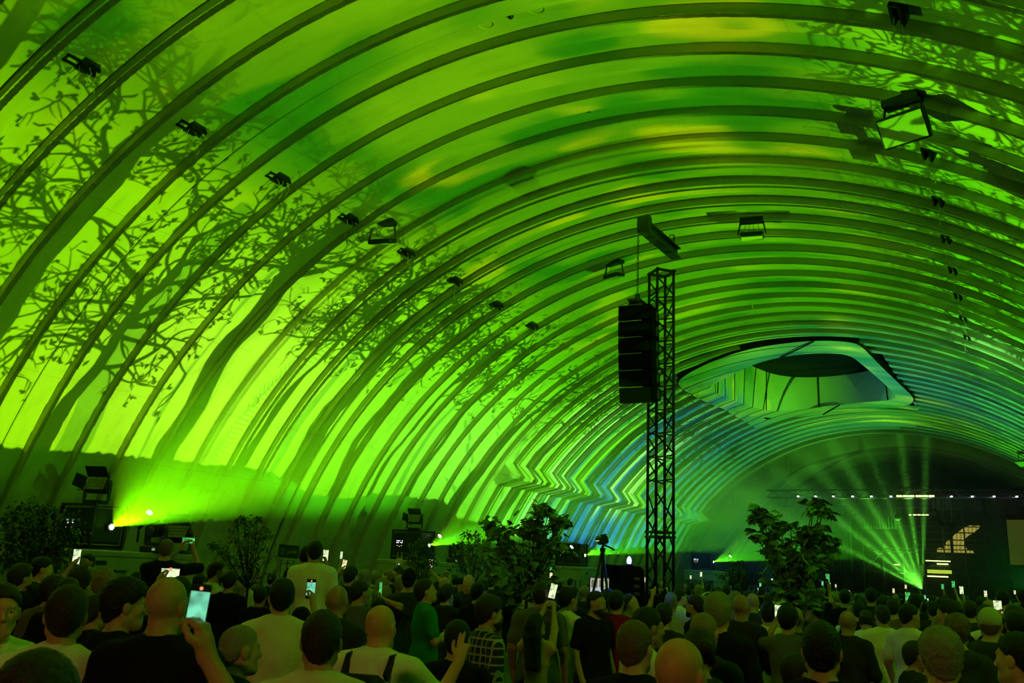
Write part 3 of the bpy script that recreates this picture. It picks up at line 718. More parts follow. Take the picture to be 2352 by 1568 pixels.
G().prism([(-.135, .02), (-.115, .032), (-.097, .02), (-.103, .008), (-.118, .012), (-.112, -.004), (-.098, -.012), (-.104, -.034), (-.118, -.040), (-.114, -.02), (-.128, -.012), (-.126, .006)], .003, None, (0, -.011, 0)).ob('emblem', SIGNT, root)
G().box((.03, -.02, -.15), (.30, .05, .018), bev=.004).ob('ledge', DECKM, root)
for a in (-.12, .0, .12): G().tube([(a, .0, -.16), (a*1.3, .02, -p[2]/.76)], .010, 6).ob('leg', BLACK, root)
G().tube([(-.08, -.005, -.22), (.08, -.005, -.22)], .007, 6).ob('stretcher', BLACK, root)

# ------------------------------------------------------------------ the delay tower and its hanging line array
TD = 15.0
foot = at(1516, 1345, TD); topz = at(1520, 556, TD)[2]; ang = math.atan2(foot[0]-EYE[0], foot[1]-EYE[1])
root = thing('truss_tower', 'tall black square truss tower rising over the crowd', 'tower', (foot[0], foot[1], 0), -ang-math.radians(63))
a = .165; H_ = topz; TW = []
cs = [(-a, -a), (a, -a), (a, a), (-a, a)]
for cx, cy in cs: G().tube([(cx, cy, .05), (cx, cy, H_)], .026, 8).ob('chord', BLACK, root)
def strut(nm, A, B, r): return link(nm, G().tube([A, B], r, 6).mesh(nm, BLACK), root)
zs = 3.55; bay = .415
for f_ in range(4):
    A, B = cs[f_], cs[(f_+1) % 4]; z = zs; k = 0
    while z+bay < H_-.02:
        strut('cross_bar', (*A, z), (*B, z+.06), .013); strut('brace', (*A, z-.01), (*B, z-bay*.9) if False else (*B, z+.06+bay*.0), .001) if False else None
        strut('brace', (*A, z+bay-.02), (*B, z+.10), .014); z += bay; k += 1
    z = .15; k = 0; b2 = .46
    while z+b2 < zs-.1:
        strut('brace', (*(A if k % 2 else B), z), (*(B if k % 2 else A), z+b2), .015); z += b2; k += 1
for z in (2.62, 2.70, H_-.03):
    G().box((0, -a, z), (2*a+.09, .05, .035)).ob('flange', BLACK, root); G().box((0, a, z), (2*a+.09, .05, .035)).ob('flange', BLACK, root)
    G().box((-a, 0, z), (.05, 2*a, .035)).ob('flange', BLACK, root); G().box((a, 0, z), (.05, 2*a, .035)).ob('flange', BLACK, root)
G().box((0, 0, .03), (.95, .95, .06), bev=.01).ob('base_plate', STEEL, root)
G().tube([(a+.03, -a-.03, .3), (a+.035, -a-.03, 3), (a+.03, -a-.035, H_-.4)], .016, 6).ob('feed_cable', MATTE, root)
e0, e1 = at(1556, 586, TD+.25), at(1477, 516, TD-1.75); e0[2] = e1[2] = max(e0[2], e1[2])
e1 = at_z(1477, 518, e0[2]); e0 = at_z(1553, 583, e0[2]); d = e1-e0; Lb = np.linalg.norm(d); R = aim_rot(d)
IRON = mat('bluish black boom', (.02, .03, .035), .4, .5)
boom = thing('boom_beam', 'heavy I-beam boom lying across the tower head, bluish black', 'beam', e0)
k = G(); k.box(d/2, (Lb, .05, .16), R); k.box(d/2+np.array([0, 0, .085]), (Lb, .17, .025), R); k.box(d/2-np.array([0, 0, .085]), (Lb, .17, .025), R); k.ob('girder', IRON, boom)
G().box(d*.97+np.array([0, 0, .03]), (.10, .20, .26), R).ob('end_stop', IRON, boom)
G().lathe([(.07, -.05), (.085, -.03), (.085, .03), (.07, .05)], d*.88+np.array([0, 0, .16]), 14, R@rx(PI/2)).ob('pulley', STEEL, boom)
G().tube([d*.25+np.array([0, 0, .1]), d*.25+np.array([.03, 0, .22]), d*.25+np.array([.1, 0, .2]), d*.25+np.array([.1, 0, .1])], .014, 6).ob('shackle', STEEL, boom)
DA = float((e1-EYE)@CF/(CF@CF))
# the array: six cabinets splayed in a shallow curve
top = at(1464, 705, DA); pxm = F_PX/DA
arr = thing('line_array', 'black line array of six stacked loudspeaker cabinets hanging from the tower boom', 'loudspeaker', top, -ang-math.radians(17))
chain = G(); L_ = e1[2]-top[2]-.1
hk = np.array([0.0, 0, 0])
for q in range(int(L_/.055)):
    z = .12+q*.055; Rr = rz(q % 2*PI/2); pts = [Rr@np.array([.016*math.cos(t), 0, .036*math.sin(t)])+np.array([.0, 0, z]) for t in np.linspace(0, 2*PI, 9)]
    chain.tube(pts, .0055, 4, cap=False)
chain.ob('chain', STEEL, arr)
G().box((0, 0, .16), (.08, .06, .12), bev=.01).ob('hook_block', STEEL, arr)
G().box((0, .05, .05), (.16, .62, .035), bev=.008).ob('bumper_frame', BLACK, arr); G().prism([(-.2, .0), (.16, .0), (.05, .10), (-.12, .09)], .03, rz(.0), (0, .05, .04)).ob('lug', BLACK, arr)
GRILL = mat('black grille', (.004, .004, .004), .9, .04, bump=(220, .2)); BOXM = mat('black cabinet', (.004, .004, .004), .8, .06)
hC = 37.0/pxm; W_ = 77.0/pxm; D_ = .42; tl = 0; pos = np.array([0, .0, 0.0])
for q in range(6):
    tl = math.radians((0, 2, 4, 6, 8, 11)[q]); R = rx(tl*.9)
    c = pos+R@np.array([0, 0, -hC/2]); cab = G().box(c, (W_, .30, hC*.97), R, bev=.012).ob('speaker_cabinet', BOXM, arr)
    G().box(c+R@np.array([0, -.156, 0]), (W_*.96, .012, hC*.90), R).ob('grille', GRILL, cab)
    G().prism([(-.15, -hC*.46), (.15, -hC*.36), (.15, hC*.36), (-.15, hC*.46)], W_*.86, R@rz(PI/2), c+R@np.array([0, .27, 0])).ob('rear_body', BOXM, cab)
    G().box(c+R@np.array([W_*.49, .18, 0]), (.012, .10, hC*.55), R).ob('handle', STEEL, cab)
    G().box(c+R@np.array([-W_*.12, -.163, hC*.47]), (W_*.70, .006, .008), R).ob('trim_strip', mat('worn edge', (.35, .4, .33), .4, .5), cab)
    pos = pos+R@np.array([0, 0, -hC])
# ------------------------------------------------------------------ control desk by the tower: draped rack, beacon, monitor, tripod
FD = 11.2
p = at(1432, 1375, FD); zt = at(1432, 1298, FD)[2]; hw = 47.0/(F_PX/FD)
root = thing('draped_rack', 'black cloth-draped equipment rack under the blue beacon', 'rack', (p[0], p[1], 0), -math.atan2(p[0]-EYE[0], p[1]-EYE[1]))
prof = [(-hw*1.02, 0), (hw*1.15, 0), (hw*1.04, zt*.8), (hw*.96, zt-.05), (hw*.80, zt-.008), (hw*.2, zt), (-hw*.3, zt-.004), (-hw*.88, zt+.004), (-hw*.97, zt-.03)]
G().prism(prof, .55).ob('drape', mat('black drape', (.008, .008, .009), .9, .1, bump=(6, .5)), root)
for q, (a_, b_) in enumerate(((.30, .22), (.30, .14), (.30, .07))): G().box((hw*.62, -.285, zt-.16-q*.09), (.08, .02, .045), bev=.008).ob('rack_unit', STEEL, root)
b = at(1445, 1299, FD); root = thing('beacon', 'small blindingly blue beacon on top of the draped rack', 'light', (b[0], b[1], zt))
G().lathe([(.05, 0), (.05, .015), (.03, .02)], (0, 0, 0), 12).ob('base', BLACK, root)
G().lathe([(.020, .02), (.030, .035), (.032, .07), (.022, .10), (.004, .115)], (0, 0, 0), 12).ob('dome', mat('blue beacon glass', (.3, .3, 1), .2, emit=(.13, .15, 1.0), estr=7), root)
l = bpy.data.lights.new('beacon_glow', 'POINT'); l.energy = 7; l.color = (.03, .08, 1); l.shadow_soft_size = .03; o = link('beacon_glow', l, root, (0, 0, .17))
p = at(1377, 1343, FD-.6); root = thing('monitor', 'lit computer monitor with a software window, left of the draped rack', 'monitor', p, -math.atan2(p[0]-EYE[0], p[1]-EYE[1])+.12)
wM, hM = 40/(F_PX/FD), 31/(F_PX/FD); SCW = mat('lit screen', (.5, .5, .5), .3, emit=(.62, .55, .50), estr=.85); SCD = mat('screen dark pane', (.1, .1, .1), .3, emit=(.16, .15, .13), estr=.8); SCG = mat('screen picture', (.3, .4, .2), .3, emit=(.42, .62, .22), estr=.9); SCB = mat('screen blue pane', (.3, .4, .6), .3, emit=(.40, .52, .70), estr=.9)
G().box((0, .012, 0), (wM+.02, .025, hM+.02), bev=.005).ob('case', BLACK, root)
sc = G().box((0, -.003, 0), (wM, .006, hM)).ob('screen', SCW, root)
G().box((0, -.008, hM*.46), (wM, .004, hM*.07)).ob('title_bar', WHITEP, sc)
for c, dm, m_ in (((-wM*.28, -.008, hM*.08), (wM*.34, .004, hM*.55), SCD), ((wM*.22, -.008, hM*.10), (wM*.48, .004, hM*.50), SCD), ((wM*.24, -.011, hM*.10), (wM*.34, .004, hM*.36), SCG), ((0, -.008, -hM*.36), (wM*.94, .004, hM*.22), SCB)): G().box(c, dm).ob('window', m_, sc)
G().tube([(0, .03, -hM/2), (0, .05, -p[2])], .02, 6).ob('stand', BLACK, root)
p = at(1384, 1262, 10.2); hd = at(1386, 1252, 10.2)
root = thing('camera_tripod', 'slim black tripod standing tall beside the rack', 'tripod', (p[0], p[1], 0), -math.atan2(p[0]-EYE[0], p[1]-EYE[1]))
for (dx, dy) in ((-.30, -.10), (.20, -.05), (.02, .32)):
    G().tube([(0, 0, p[2]), (dx, dy, .75), (dx*1.3, dy*1.3, 0)], .016, 7, .011).ob('leg', BLACK, root)
G().tube([(0, 0, p[2]-.45), (0, 0, p[2]+.05)], .014, 7).ob('centre_column', BLACK, root)
G().tube([(0, 0, p[2]-.02), (0, 0, p[2]+.02)], .032, 10).ob('crown', BLACK, root)
G().tube([(0, 0, p[2]+.06), (.10, -.06, p[2]+.02), (.13, -.08, p[2]+.0)], .010, 6).ob('pan_handle', BLACK, root)
root = thing('film_camera', 'black camera on the tripod head, pointing at the vault', 'camera', (p[0], p[1], p[2]+.05), -math.atan2(p[0]-EYE[0], p[1]-EYE[1])+.5)
G().box((0, 0, .055), (.12, .07, .085), ry(-.25), bev=.01).ob('body', BLACK, root)
G().tube([(0, .03, .06), (0, .12, .075)], .035, 12).ob('lens', BLACK, root)
G().box((.01, 0, .11), (.05, .05, .03), ry(-.25)).ob('viewfinder', BLACK, root)
G().box((-.08, -.02, .045), (.05, .006, .014), ry(-.1)).ob('flip_screen', SCG, root)
# the blue uplight that bathes the foot of the left flank
bl = at_x(1480, 1330, -7.0); root = thing('uplight', 'blue floor uplight washing the wall behind the draped rack', 'light', (bl[0], bl[1], .12), 0)
G().box((0, 0, -.04), (.4, .3, .16), bev=.02).ob('housing', BLACK, root); G().box((-.02, 0, .06), (.32, .22, .03)).ob('glass', mat('blue lamp glass', (.1, .2, .8), .2, emit=(.1, .25, 1), estr=4), root)
l = bpy.data.lights.new('uplight_beam', 'AREA'); l.energy = BLUE_W; l.color = (.02, .16, 1); l.size = .3; l.spread = math.radians(70)
o = link('uplight_beam', l, root, (0, 0, .13)); o.rotation_euler = (0, math.radians(-128), 0)
# ------------------------------------------------------------------ the stage at the far end
SY = 51.0
def sx(u, v=1200): return at_y(u, v, SY)
STG = mat('stage truss metal', (.05, .055, .05), .5, .4, metal=.3)
zt = at_y(2085, 1134, SY)[2]; x0 = -6.3; x1 = 6.9
tr = thing('stage_truss', 'long horizontal lighting truss spanning the far stage', 'truss', ((x0+x1)/2, SY, zt))
Lx = x1-x0
for dy, dz in ((-.2, .2), (.2, .2), (-.2, -.2), (.2, -.2)): G().tube([(-Lx/2, dy, dz), (Lx/2, dy, dz)], .035, 6).ob('chord', STG, tr)
wb = G().tube([(-.35, -.2, -.2), (.0, -.2, .2), (.35, -.2, -.2)], .02, 5).mesh('web_brace', STG)
for k in range(int(Lx/.7)): link('web_brace', wb, tr, (-Lx/2+.35+.7*k, 0, 0))
ORD = ('first', 'second', 'third', 'fourth', 'fifth', 'sixth', 'seventh', 'eighth', 'ninth', 'tenth', 'eleventh', 'twelfth')
BULB = mat('cold white bulb', (.9, .9, 1), .2, emit=(.85, .9, 1.0), estr=20)
bb = G().lathe([(.07, 0), (.09, .05), (.06, .12)], (0, 0, -.06), 10).mesh('shade', BLACK); bl_ = G().lathe([(.02, -.07), (.055, -.045), (.055, 0), (.02, .02)], (0, 0, -.05), 10).mesh('bulb', BULB)
for k, u in enumerate((1833, 1873, 1914, 1958, 2001, 2046, 2091, 2137, 2185, 2233, 2283, 2335)):
    q = at_y(u, 1136, SY-.3); r_ = thing('truss_bulb', 'tiny cold white bulb, '+ORD[k]+' from the left of twelve on the stage truss', 'bulb', q, 0, 'bulbs along the stage truss'); link('shade', bb, r_); link('bulb', bl_, r_)
STRIP = mat('yellow-green led strip', (.7, .8, .3), .3, emit=(.72, .95, .22), estr=3.2)
for k, (ua, ub, v) in enumerate(((2059, 2072, 1139), (2074, 2086, 1139), (2087, 2100, 1139), (2103, 2117, 1139), (2118, 2131, 1139), (2133, 2146, 1139))):
    a_, b_ = at_y(ua, v, SY-.62), at_y(ub, v, SY-.62); tag(G().box((a_+b_)/2, (b_[0]-a_[0], .08, .09), bev=.01).ob('led_batten', STRIP), 'glowing yellow-green batten below the stage truss, '+ORD[k]+' from the left of six', 'batten', 'battens below the stage truss')
for k, (ua, ub, v) in enumerate(((2088, 2093, 1182), (2097, 2105, 1182), (2107, 2115, 1182), (2117, 2124, 1182), (2126, 2133, 1182))):
    a_, b_ = at_y(ua, v, SY+.5), at_y(ub, v, SY+.5); tag(G().box((a_+b_)/2, (b_[0]-a_[0], .08, .05), bev=.01).ob('led_batten', STRIP), 'thin short batten mid stage over the beams, '+ORD[k]+' from the left of five', 'batten', 'battens in mid stage')
for k, (ua, va, ub, vb, w_, lab) in enumerate(((2126, 1288, 2183, 1288, .05, 'upper lit bar of the stage riser'), (2130, 1312, 2186, 1313, .17, 'broad yellow-lit edge of the stage riser'), (2130, 1323, 2178, 1324, .06, 'lower yellow-lit edge of the stage riser'), (2152, 1295, 2178, 1295, .06, 'short bright bar above the lamp row'), (2054, 1296, 2066, 1297, .05, 'short yellow bar left of the beams'))):
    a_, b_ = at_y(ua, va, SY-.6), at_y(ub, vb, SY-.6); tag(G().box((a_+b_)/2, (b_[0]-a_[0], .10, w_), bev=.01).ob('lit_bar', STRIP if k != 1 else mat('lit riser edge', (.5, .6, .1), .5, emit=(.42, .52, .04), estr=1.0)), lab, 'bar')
for k in range(5):
    q = at_y(2140+9*k, 1303, SY-.4); r_ = thing('blinder_lamp', 'round dark lamp under the lit bars, '+ORD[k]+' from the left of five', 'lamp', q, 0, 'lamp row on the riser')
    link('housing', G().lathe([(.07, -.10), (.10, .0), (.10, .12), (.07, .14)], (0, 0, 0), 10, rx(PI/2)).mesh('housing', BLACK), r_); link('yoke', G().tube([(-.11, 0, .15), (-.11, 0, 0)], .012, 5).tube([(.11, 0, .15), (.11, 0, 0)], .012, 5).tube([(-.11, 0, .15), (.11, 0, .15)], .012, 5).mesh('yoke', STG), r_)
# scaffold gallery, cloths, and the glowing amber panel on the right
sr = thing('stage_riser', 'dark stage deck with front board at the far end', 'stage', (.8, SY+6.0, 0))
G().box((0, 0, 1.0), (15, 8, .2)).ob('deck', MATTE, sr); G().box((0, -4, .5), (15, .06, 1.0)).ob('front_board', MATTE, sr)
sw = thing('stage_scaffold', 'tall dark scaffold of posts and ledgers behind the beams', 'scaffold', (0, SY+1.5, 0))
po = G().tube([(0, 0, 0), (0, 0, zt)], .035, 6).mesh('post', STG); le = G().tube([(-5.8, 0, 0), (6.6, 0, 0)], .028, 6).mesh('ledger', STG)
for k in range(13): link('post', po, sw, (-5.6+1.0*k, 0, 0))
for z_ in (1.75, 2.85, 3.95, 4.12, 5.3, 6.3): link('ledger', le, sw, (0, 0, z_))
dg_ = G().tube([(0, 0, 0), (1.0, 0, 1.1)], .022, 5).mesh('diagonal', STG)
for k in range(12): link('diagonal', dg_, sw, (-5.6+1.0*k, 0, (1.75, 2.85, 5.2)[k % 3]))
NETM = mat('dark green gauze', (.05, .085, .06), .9, .05, noise=(14, .7))
for k, (ua, ub, va, vb, dy, lab) in enumerate(((2150, 2262, 1142, 1172, .9, 'pleated dark valance high on the right of the stage'), (2262, 2350, 1142, 1180, .95, 'patterned dark cloth at the upper right stage corner'), (2256, 2330, 1180, 1310, 1.1, 'dark hanging cloth right of the glowing amber panel'), (1850, 1960, 1160, 1320, 1.4, 'pale gauze hanging behind the maple'), (1965, 2060, 1146, 1215, 1.2, 'thin gauze band behind the beams'))):
    a_, b_ = at_y(ua, va, SY+dy), at_y(ub, vb, SY+dy); n = 44; vs = []
    for i in range(n+1):
        x = a_[0]+(b_[0]-a_[0])*i/n; y = .10*math.sin(i*1.9)+.05*math.sin(i*4.3+k)
        for z in (b_[2], (a_[2]+b_[2])/2, a_[2]): vs.append((x, SY+dy+y, z))
    fs = [(3*i+j, 3*i+3+j, 3*i+4+j, 3*i+1+j) for i in range(n) for j in range(2)]
    o = G().add(vs, fs, True).ob('stage_cloth', NETM); tag(o, lab, 'cloth'); md = o.modifiers.new('s', 'SOLIDIFY'); md.thickness = .02
ORG = bpy.data.materials.new('painted amber glow'); ORG.use_nodes = True; nt = ORG.node_tree; b_ = nt.nodes['Principled BSDF']; tcx = nt.nodes.new('ShaderNodeTexCoord'); wv = nt.nodes.new('ShaderNodeTexWave'); wv.inputs['Scale'].default_value = 1.6; wv.inputs['Distortion'].default_value = 4; wv.inputs['Detail'].default_value = 3
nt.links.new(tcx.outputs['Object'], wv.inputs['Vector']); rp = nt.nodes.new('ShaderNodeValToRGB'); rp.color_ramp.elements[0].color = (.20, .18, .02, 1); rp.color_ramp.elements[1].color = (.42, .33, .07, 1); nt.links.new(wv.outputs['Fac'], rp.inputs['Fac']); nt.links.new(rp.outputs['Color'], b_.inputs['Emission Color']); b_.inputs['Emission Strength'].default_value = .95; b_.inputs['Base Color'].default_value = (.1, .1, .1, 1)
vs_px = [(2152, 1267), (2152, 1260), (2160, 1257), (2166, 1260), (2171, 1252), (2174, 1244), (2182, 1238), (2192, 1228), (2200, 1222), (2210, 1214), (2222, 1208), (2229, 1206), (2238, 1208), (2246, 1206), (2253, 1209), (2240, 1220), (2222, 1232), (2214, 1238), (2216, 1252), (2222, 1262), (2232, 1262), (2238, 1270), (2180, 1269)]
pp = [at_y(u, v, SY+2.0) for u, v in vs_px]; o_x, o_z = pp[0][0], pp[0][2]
root = thing('amber_glow_panel', 'flat amber panel, its glow standing in for a warm-lit opening, between scaffold and cloths at far right', 'screen', (o_x, SY+2.0, o_z))
G().prism([(q[0]-o_x, q[2]-o_z) for q in pp][::-1], .04).ob('picture', ORG, root)  # warm light on the wall behind is put into this panel's emission
G().box((1.2, .06, .6), (4.2, .06, 2.6)).ob('backing_frame', MATTE, root)
for z_ in (.35, .62, 1.0): G().tube([(-1.2, -.25, z_), (3.4, -.25, z_)], .03, 5).ob('rail', STG, root)
G().tube([(.75, -.2, -.3), (.75, -.2, 1.5)], .08, 6).ob('mast', MATTE, root)
sd = mat('sidelit olive wall', (.16, .17, .05), .8)
tag(G().box(at_y(2345, 1245, SY+.9), (1.1, .1, 2.2)).ob('side_screen', mat('dim olive screen', (.05, .05, .02), .6, emit=(.03, .045, .004), estr=1.0)), 'dim olive panel at the far right edge of the stage', 'screen')
for k, (u, v, r_) in enumerate(((2145, 1186, .26), (2168, 1199, .22), (2187, 1206, .2), (2062, 1187, .18))):
    q = at_y(u, v, SY+.3); root = thing('mirror_lamp', ('large round lamp hanging at the centre of the stage', 'round lamp below and right of the largest stage lamp', 'smaller round lamp under the valance', 'round lamp left of centre catching a crescent of light')[k], 'lamp', q)
    G().lathe([(r_*.4, -r_), (r_*.85, -r_*.6), (r_, 0), (r_*.85, r_*.6), (r_*.3, r_)], (0, 0, 0), 14).ob('shell', MATTE, root); G().tube([(0, 0, r_), (0, 0, zt-q[2])], .02, 5).ob('drop_wire', STG, root)
# stage light: a fan of narrow beams thrown up from the floor, and a broad green wash
def gobo_spot(name, org, aim, cone, power, colr, fn, N=320):
    org = np.array(org, float); fwd = np.array(aim, float)-org; fwd /= np.linalg.norm(fwd); rt = np.cross(fwd, [0, 0, 1.0]); rt /= np.linalg.norm(rt); up = np.cross(rt, fwd); T = math.tan(cone/2)
    c = ((np.arange(N)+.5)/N*2-1); U, V = np.meshgrid(c, c); I = fn(U*T, V*T).astype(np.float32)
    img = bpy.data.images.new(name, N, N, float_buffer=True); img.colorspace_settings.name = 'Non-Color'; buf = np.ones((N, N, 4), np.float32); buf[..., :3] = I[..., None]*np.array(colr, np.float32); img.pixels.foreach_set(buf.ravel()); img.update()
    l = bpy.data.lights.new(name, 'SPOT'); l.energy = power; l.spot_size = min(PI*.98, 2*math.atan(T*1.42)); l.spot_blend = 0; l.shadow_soft_size = .05; l.use_nodes = True; nt = l.node_tree; em = nt.nodes['Emission']; tc = nt.nodes.new('ShaderNodeTexCoord'); sp = nt.nodes.new('ShaderNodeSeparateXYZ'); nt.links.new(tc.outputs['Normal'], sp.inputs[0]); cb = nt.nodes.new('ShaderNodeCombineXYZ')
    for k in (0, 1):
        d1 = nt.nodes.new('ShaderNodeMath'); d1.operation = 'DIVIDE'; nt.links.new(sp.outputs[k], d1.inputs[0]); nt.links.new(sp.outputs[2], d1.inputs[1])
        d2 = nt.nodes.new('ShaderNodeMath'); d2.operation = 'MULTIPLY_ADD'; nt.links.new(d1.outputs[0], d2.inputs[0]); d2.inputs[1].default_value = -.5/T; d2.inputs[2].default_value = .5; nt.links.new(d2.outputs[0], cb.inputs[k])
    tx = nt.nodes.new('ShaderNodeTexImage'); tx.image = img; tx.extension = 'CLIP'; nt.links.new(cb.outputs[0], tx.inputs[0]); nt.links.new(tx.outputs[0], em.inputs[0])
    o = link(name, l); mm = Matrix.Identity(4)
    for k in range(3): mm[k][0], mm[k][1], mm[k][2], mm[k][3] = rt[k], up[k], -fwd[k], org[k]
    o.matrix_world = mm; return rt, up, fwd
bo = at_y(2118, 1352, SY+.6); bo[2] = max(bo[2], .5)
tgt = [at_y(u, v, SY+.3) for u, v in ((1925, 1250), (1950, 1215), (1978, 1195), (2012, 1180), (2050, 1165), (2088, 1150), (2124, 1142))]
aim = at_y(2030, 1240, SY+.35)
def fan(U, V):
    f = np.array(aim)-bo; f = f/np.linalg.norm(f); rt = np.cross(f, [0, 0, 1.0]); rt /= np.linalg.norm(rt); up = np.cross(rt, f); out = 0.022*np.exp(-(U/1.1)**2)*np.exp(-((V)/.42)**2)
    for t in tgt:
        d = np.array(t)-bo; u, v, w_ = d@rt, d@up, d@f
        if w_ > 0: out = out+1.0*np.exp(-((U-u/w_)**2+(V-v/w_)**2)/.0016)
    return out*(np.hypot(U, V) < 1.9)
gobo_spot('stage_fan', bo, aim, math.radians(126), STAGE_W, (.16, 1.0, .05), fan)
root = thing('beam_projector', 'low dark lamp at the stage front throwing a fan of green beams', 'stage light', (bo[0], bo[1]+.25, 0)); G().box((0, 0, bo[2]*.4), (.7, .35, bo[2]*.8), bev=.03).ob('housing', BLACK, root); G().box((0, -.18, bo[2]*.75), (.5, .02, .1)).ob('aperture', mat('beam aperture', (.5, .9, .4), .3, emit=(.4, 1, .3), estr=3), root)
l = bpy.data.lights.new('stage_wash', 'SPOT'); l.energy = WASH_W; l.color = (.03, 1, .10); l.spot_size = math.radians(100); l.spot_blend = .9; l.shadow_soft_size = .2; o = link('stage_wash', l, None, (6.6, SY-1.2, 2.4)); o.rotation_euler = Vector((1.0, .15, -.42)).to_track_quat('Z', 'Y').to_euler()
l = bpy.data.lights.new('portal_wash', 'SPOT'); l.energy = TEAL_W; l.color = (.0, .72, .46); l.spot_size = math.radians(130); l.spot_blend = .8; l.shadow_soft_size = .3; o = link('portal_wash', l, None, (-6.5, 52.5, 1.2)); o.rotation_euler = (math.radians(160), math.radians(12), 0)
print('equipment', round(time.time()-T0, 1))

for u, v in ((1115, 52), (1231, 18), (128, 806), (583, 921), (340, 160)):
    Y, s_, p = px_vault(np.array(u), np.array(v)); pos, n, t = vframe(float(Y), float(s_)); q = np.cross(n, t); g = G(); m_ = [pos+n*.012+.13*(math.cos(a_)*t+math.sin(a_)*q) for a_ in np.linspace(0, 2*PI, 19)]
    g.tube(m_, .010, 4, cap=False).ob('core_ring', CONC, shell)
for y_ in (9.60, 9.70, 17.72, 17.80):
    a_ = arch(-.03, np.linspace(-PHI_F+.05, .55, 60)); G().tube([(x, y_, z) for x, z in a_], .014, 5).ob('conduit', CONC if y_ in (9.70, 17.80) else STEEL, shell)

wash_light('barn-door service lamp high on the wall behind the camera', (6.5, -7.55, 5.0), PI, -.3)
# ------------------------------------------------------------------ potted trees and shrubs standing in the crowd
def leaf_mat(name, c): return mat(name, c, .55, .35, noise=(9, .35))
BARK = mat('dark bark', (.05, .042, .03), .85, .1, noise=(14, .4))
LEAF_A, LEAF_B, LEAF_C = leaf_mat('maple leaf green', (.13, .27, .05)), leaf_mat('deep leaf green', (.05, .11, .03)), leaf_mat('small leaf green', (.08, .17, .04))
POT = mat('black planter', (.02, .02, .02), .6, .3)
def maple_leaf():
    """five-lobed blade, folded along its midrib and drooping"""
    half = [(0, 0), (.14, -.10), (.22, -.02), (.42, -.12), (.38, .08), (.52, .22), (.34, .30), (.40, .52), (.22, .50), (.16, .74), (.07, .78), (0, 1.02)]
    vs = [(0, y*1.0, 0) for y in (0, .35, .7, 1.02)]; fs = []
    def z(x, y): return -.22*abs(x)-.22*y*y+.05*math.sin(7*y)
    P = []; vs = []
    for x, y in half: vs.append((x, y, z(x, y)))
    n = len(half)
    for x, y in half[1:-1]: vs.append((-x, y, z(x, y)))
    def L(i): return i if i in (0, n-1) else n+i-1
    mid = len(vs); vs.append((0, .42, z(0, .42)+.03))
    for i in range(n-1): fs.append((mid, i, i+1)); fs.append((mid, L(i+1), L(i)))
    vs += [(.012, .0, 0), (-.012, 0, 0), (.0, -.42, .05)]; fs.append((len(vs)-3, len(vs)-2, len(vs)-1))
    return vs, fs
def oval_leaf():
    vs = [(0, 0, 0), (.20, .22, -.05), (.26, .5, -.10), (.14, .82, -.18), (0, 1.05, -.26), (-.14, .82, -.18), (-.26, .5, -.10), (-.20, .22, -.05), (0, .5, .0)]
    return vs, [(8, i, (i+1) % 8) for i in range(8)]
def plant(name, label, base, height, crown, n_leaf, leaf, lm, size, seed, clusters=None, stems=1, stuff=0, lean=(0, 0), pot=.26):
    """trunk and limbs grown towards cluster centres, leaves hung round their ends; leaves past the limit go into one stuff part"""
    g = random.Random(seed); root = thing(name, label, 'tree' if 'tree' in name else 'shrub', (base[0], base[1], 0))
    lv, lf = leaf; me = G().add(lv, lf).mesh('leaf', lm)
    G().lathe([(pot*.75, 0), (pot, .42), (pot*1.04, .46), (pot*.95, .46), (pot*.9, .40)], (0, 0, 0), 14).ob('planter', POT, root)
    z0 = .42; trunk = [(0, 0, z0-.05), (lean[0]*.3, lean[1]*.3, z0+(height-z0)*.28), (lean[0]*.8, lean[1]*.8, z0+(height-z0)*.55)]
    G().tube(trunk, .022+.006*height*.5, 7, .016).ob('trunk', BARK, root)
    if clusters is None:
        clusters = []
        for _ in range(26):
            a = g.uniform(0, 2*PI); r = math.sqrt(g.random()); t = g.random()
            zz = z0+.35+(height-z0-.35)*t; rr = crown*(.35+.65*math.sin(min(1, t*1.25)*PI*.78))
            clusters.append((rr*r*math.cos(a), rr*r*math.sin(a), zz, .16+.12*g.random()))
    tips = []
    for c in clusters:
        st = trunk[1] if c[2] < (trunk[2][2]) else trunk[2]; st = np.array(st); en = np.array(c[:3]); md_ = (st+en)/2+np.array([g.uniform(-.06, .06), g.uniform(-.06, .06), -.05*height*.3])
        pts = [st*(1-t)**2+2*md_*t*(1-t)+en*t*t for t in np.linspace(0, 1, 6)]
        G().tube(pts, .011, 5, .004).ob('branch', BARK, root); tips.append((pts, c))
    def place(k):
        pts, c = tips[k % len(tips)]
        if g.random() < .3: p = np.array(pts[g.randint(3, 5)])
        else: p = np.array(c[:3])
        p = p+np.array([g.gauss(0, .55), g.gauss(0, .55), g.gauss(.0, .42)])*c[3]
        s = size*g.uniform(.65, 1.15); a = g.uniform(0, 2*PI); return p, s, (g.uniform(-.9, .1), g.uniform(-.5, .5), a)
    for k in range(n_leaf):
        p, s, r = place(k); o = link('leaf', me, root, p, r); o.scale = (s, s, s)
    if stuff:
        gg = G(); B = np.array(lv)
        for k in range(stuff):
            p, s, r = place(k); R = np.array((Matrix.Rotation(r[2], 3, 'Z') @ Matrix.Rotation(r[1], 3, 'Y') @ Matrix.Rotation(r[0], 3, 'X')))
            gg.add(B*s@R.T+p, lf)
        o = gg.ob('foliage', lm, root); o['kind'] = 'stuff'
    return root
def at_clusters(u0, px, d, base):
    """cluster centres of the leafy masses seen in the photograph, set at the plant's own distance with depth spread"""
    g = random.Random(u0); out = []
    for u, v, r in px:
        p = at(u, v, d+g.uniform(-.28, .28)); out.append((p[0]-base[0], p[1]-base[1], p[2], r*d/F_PX))
    return out
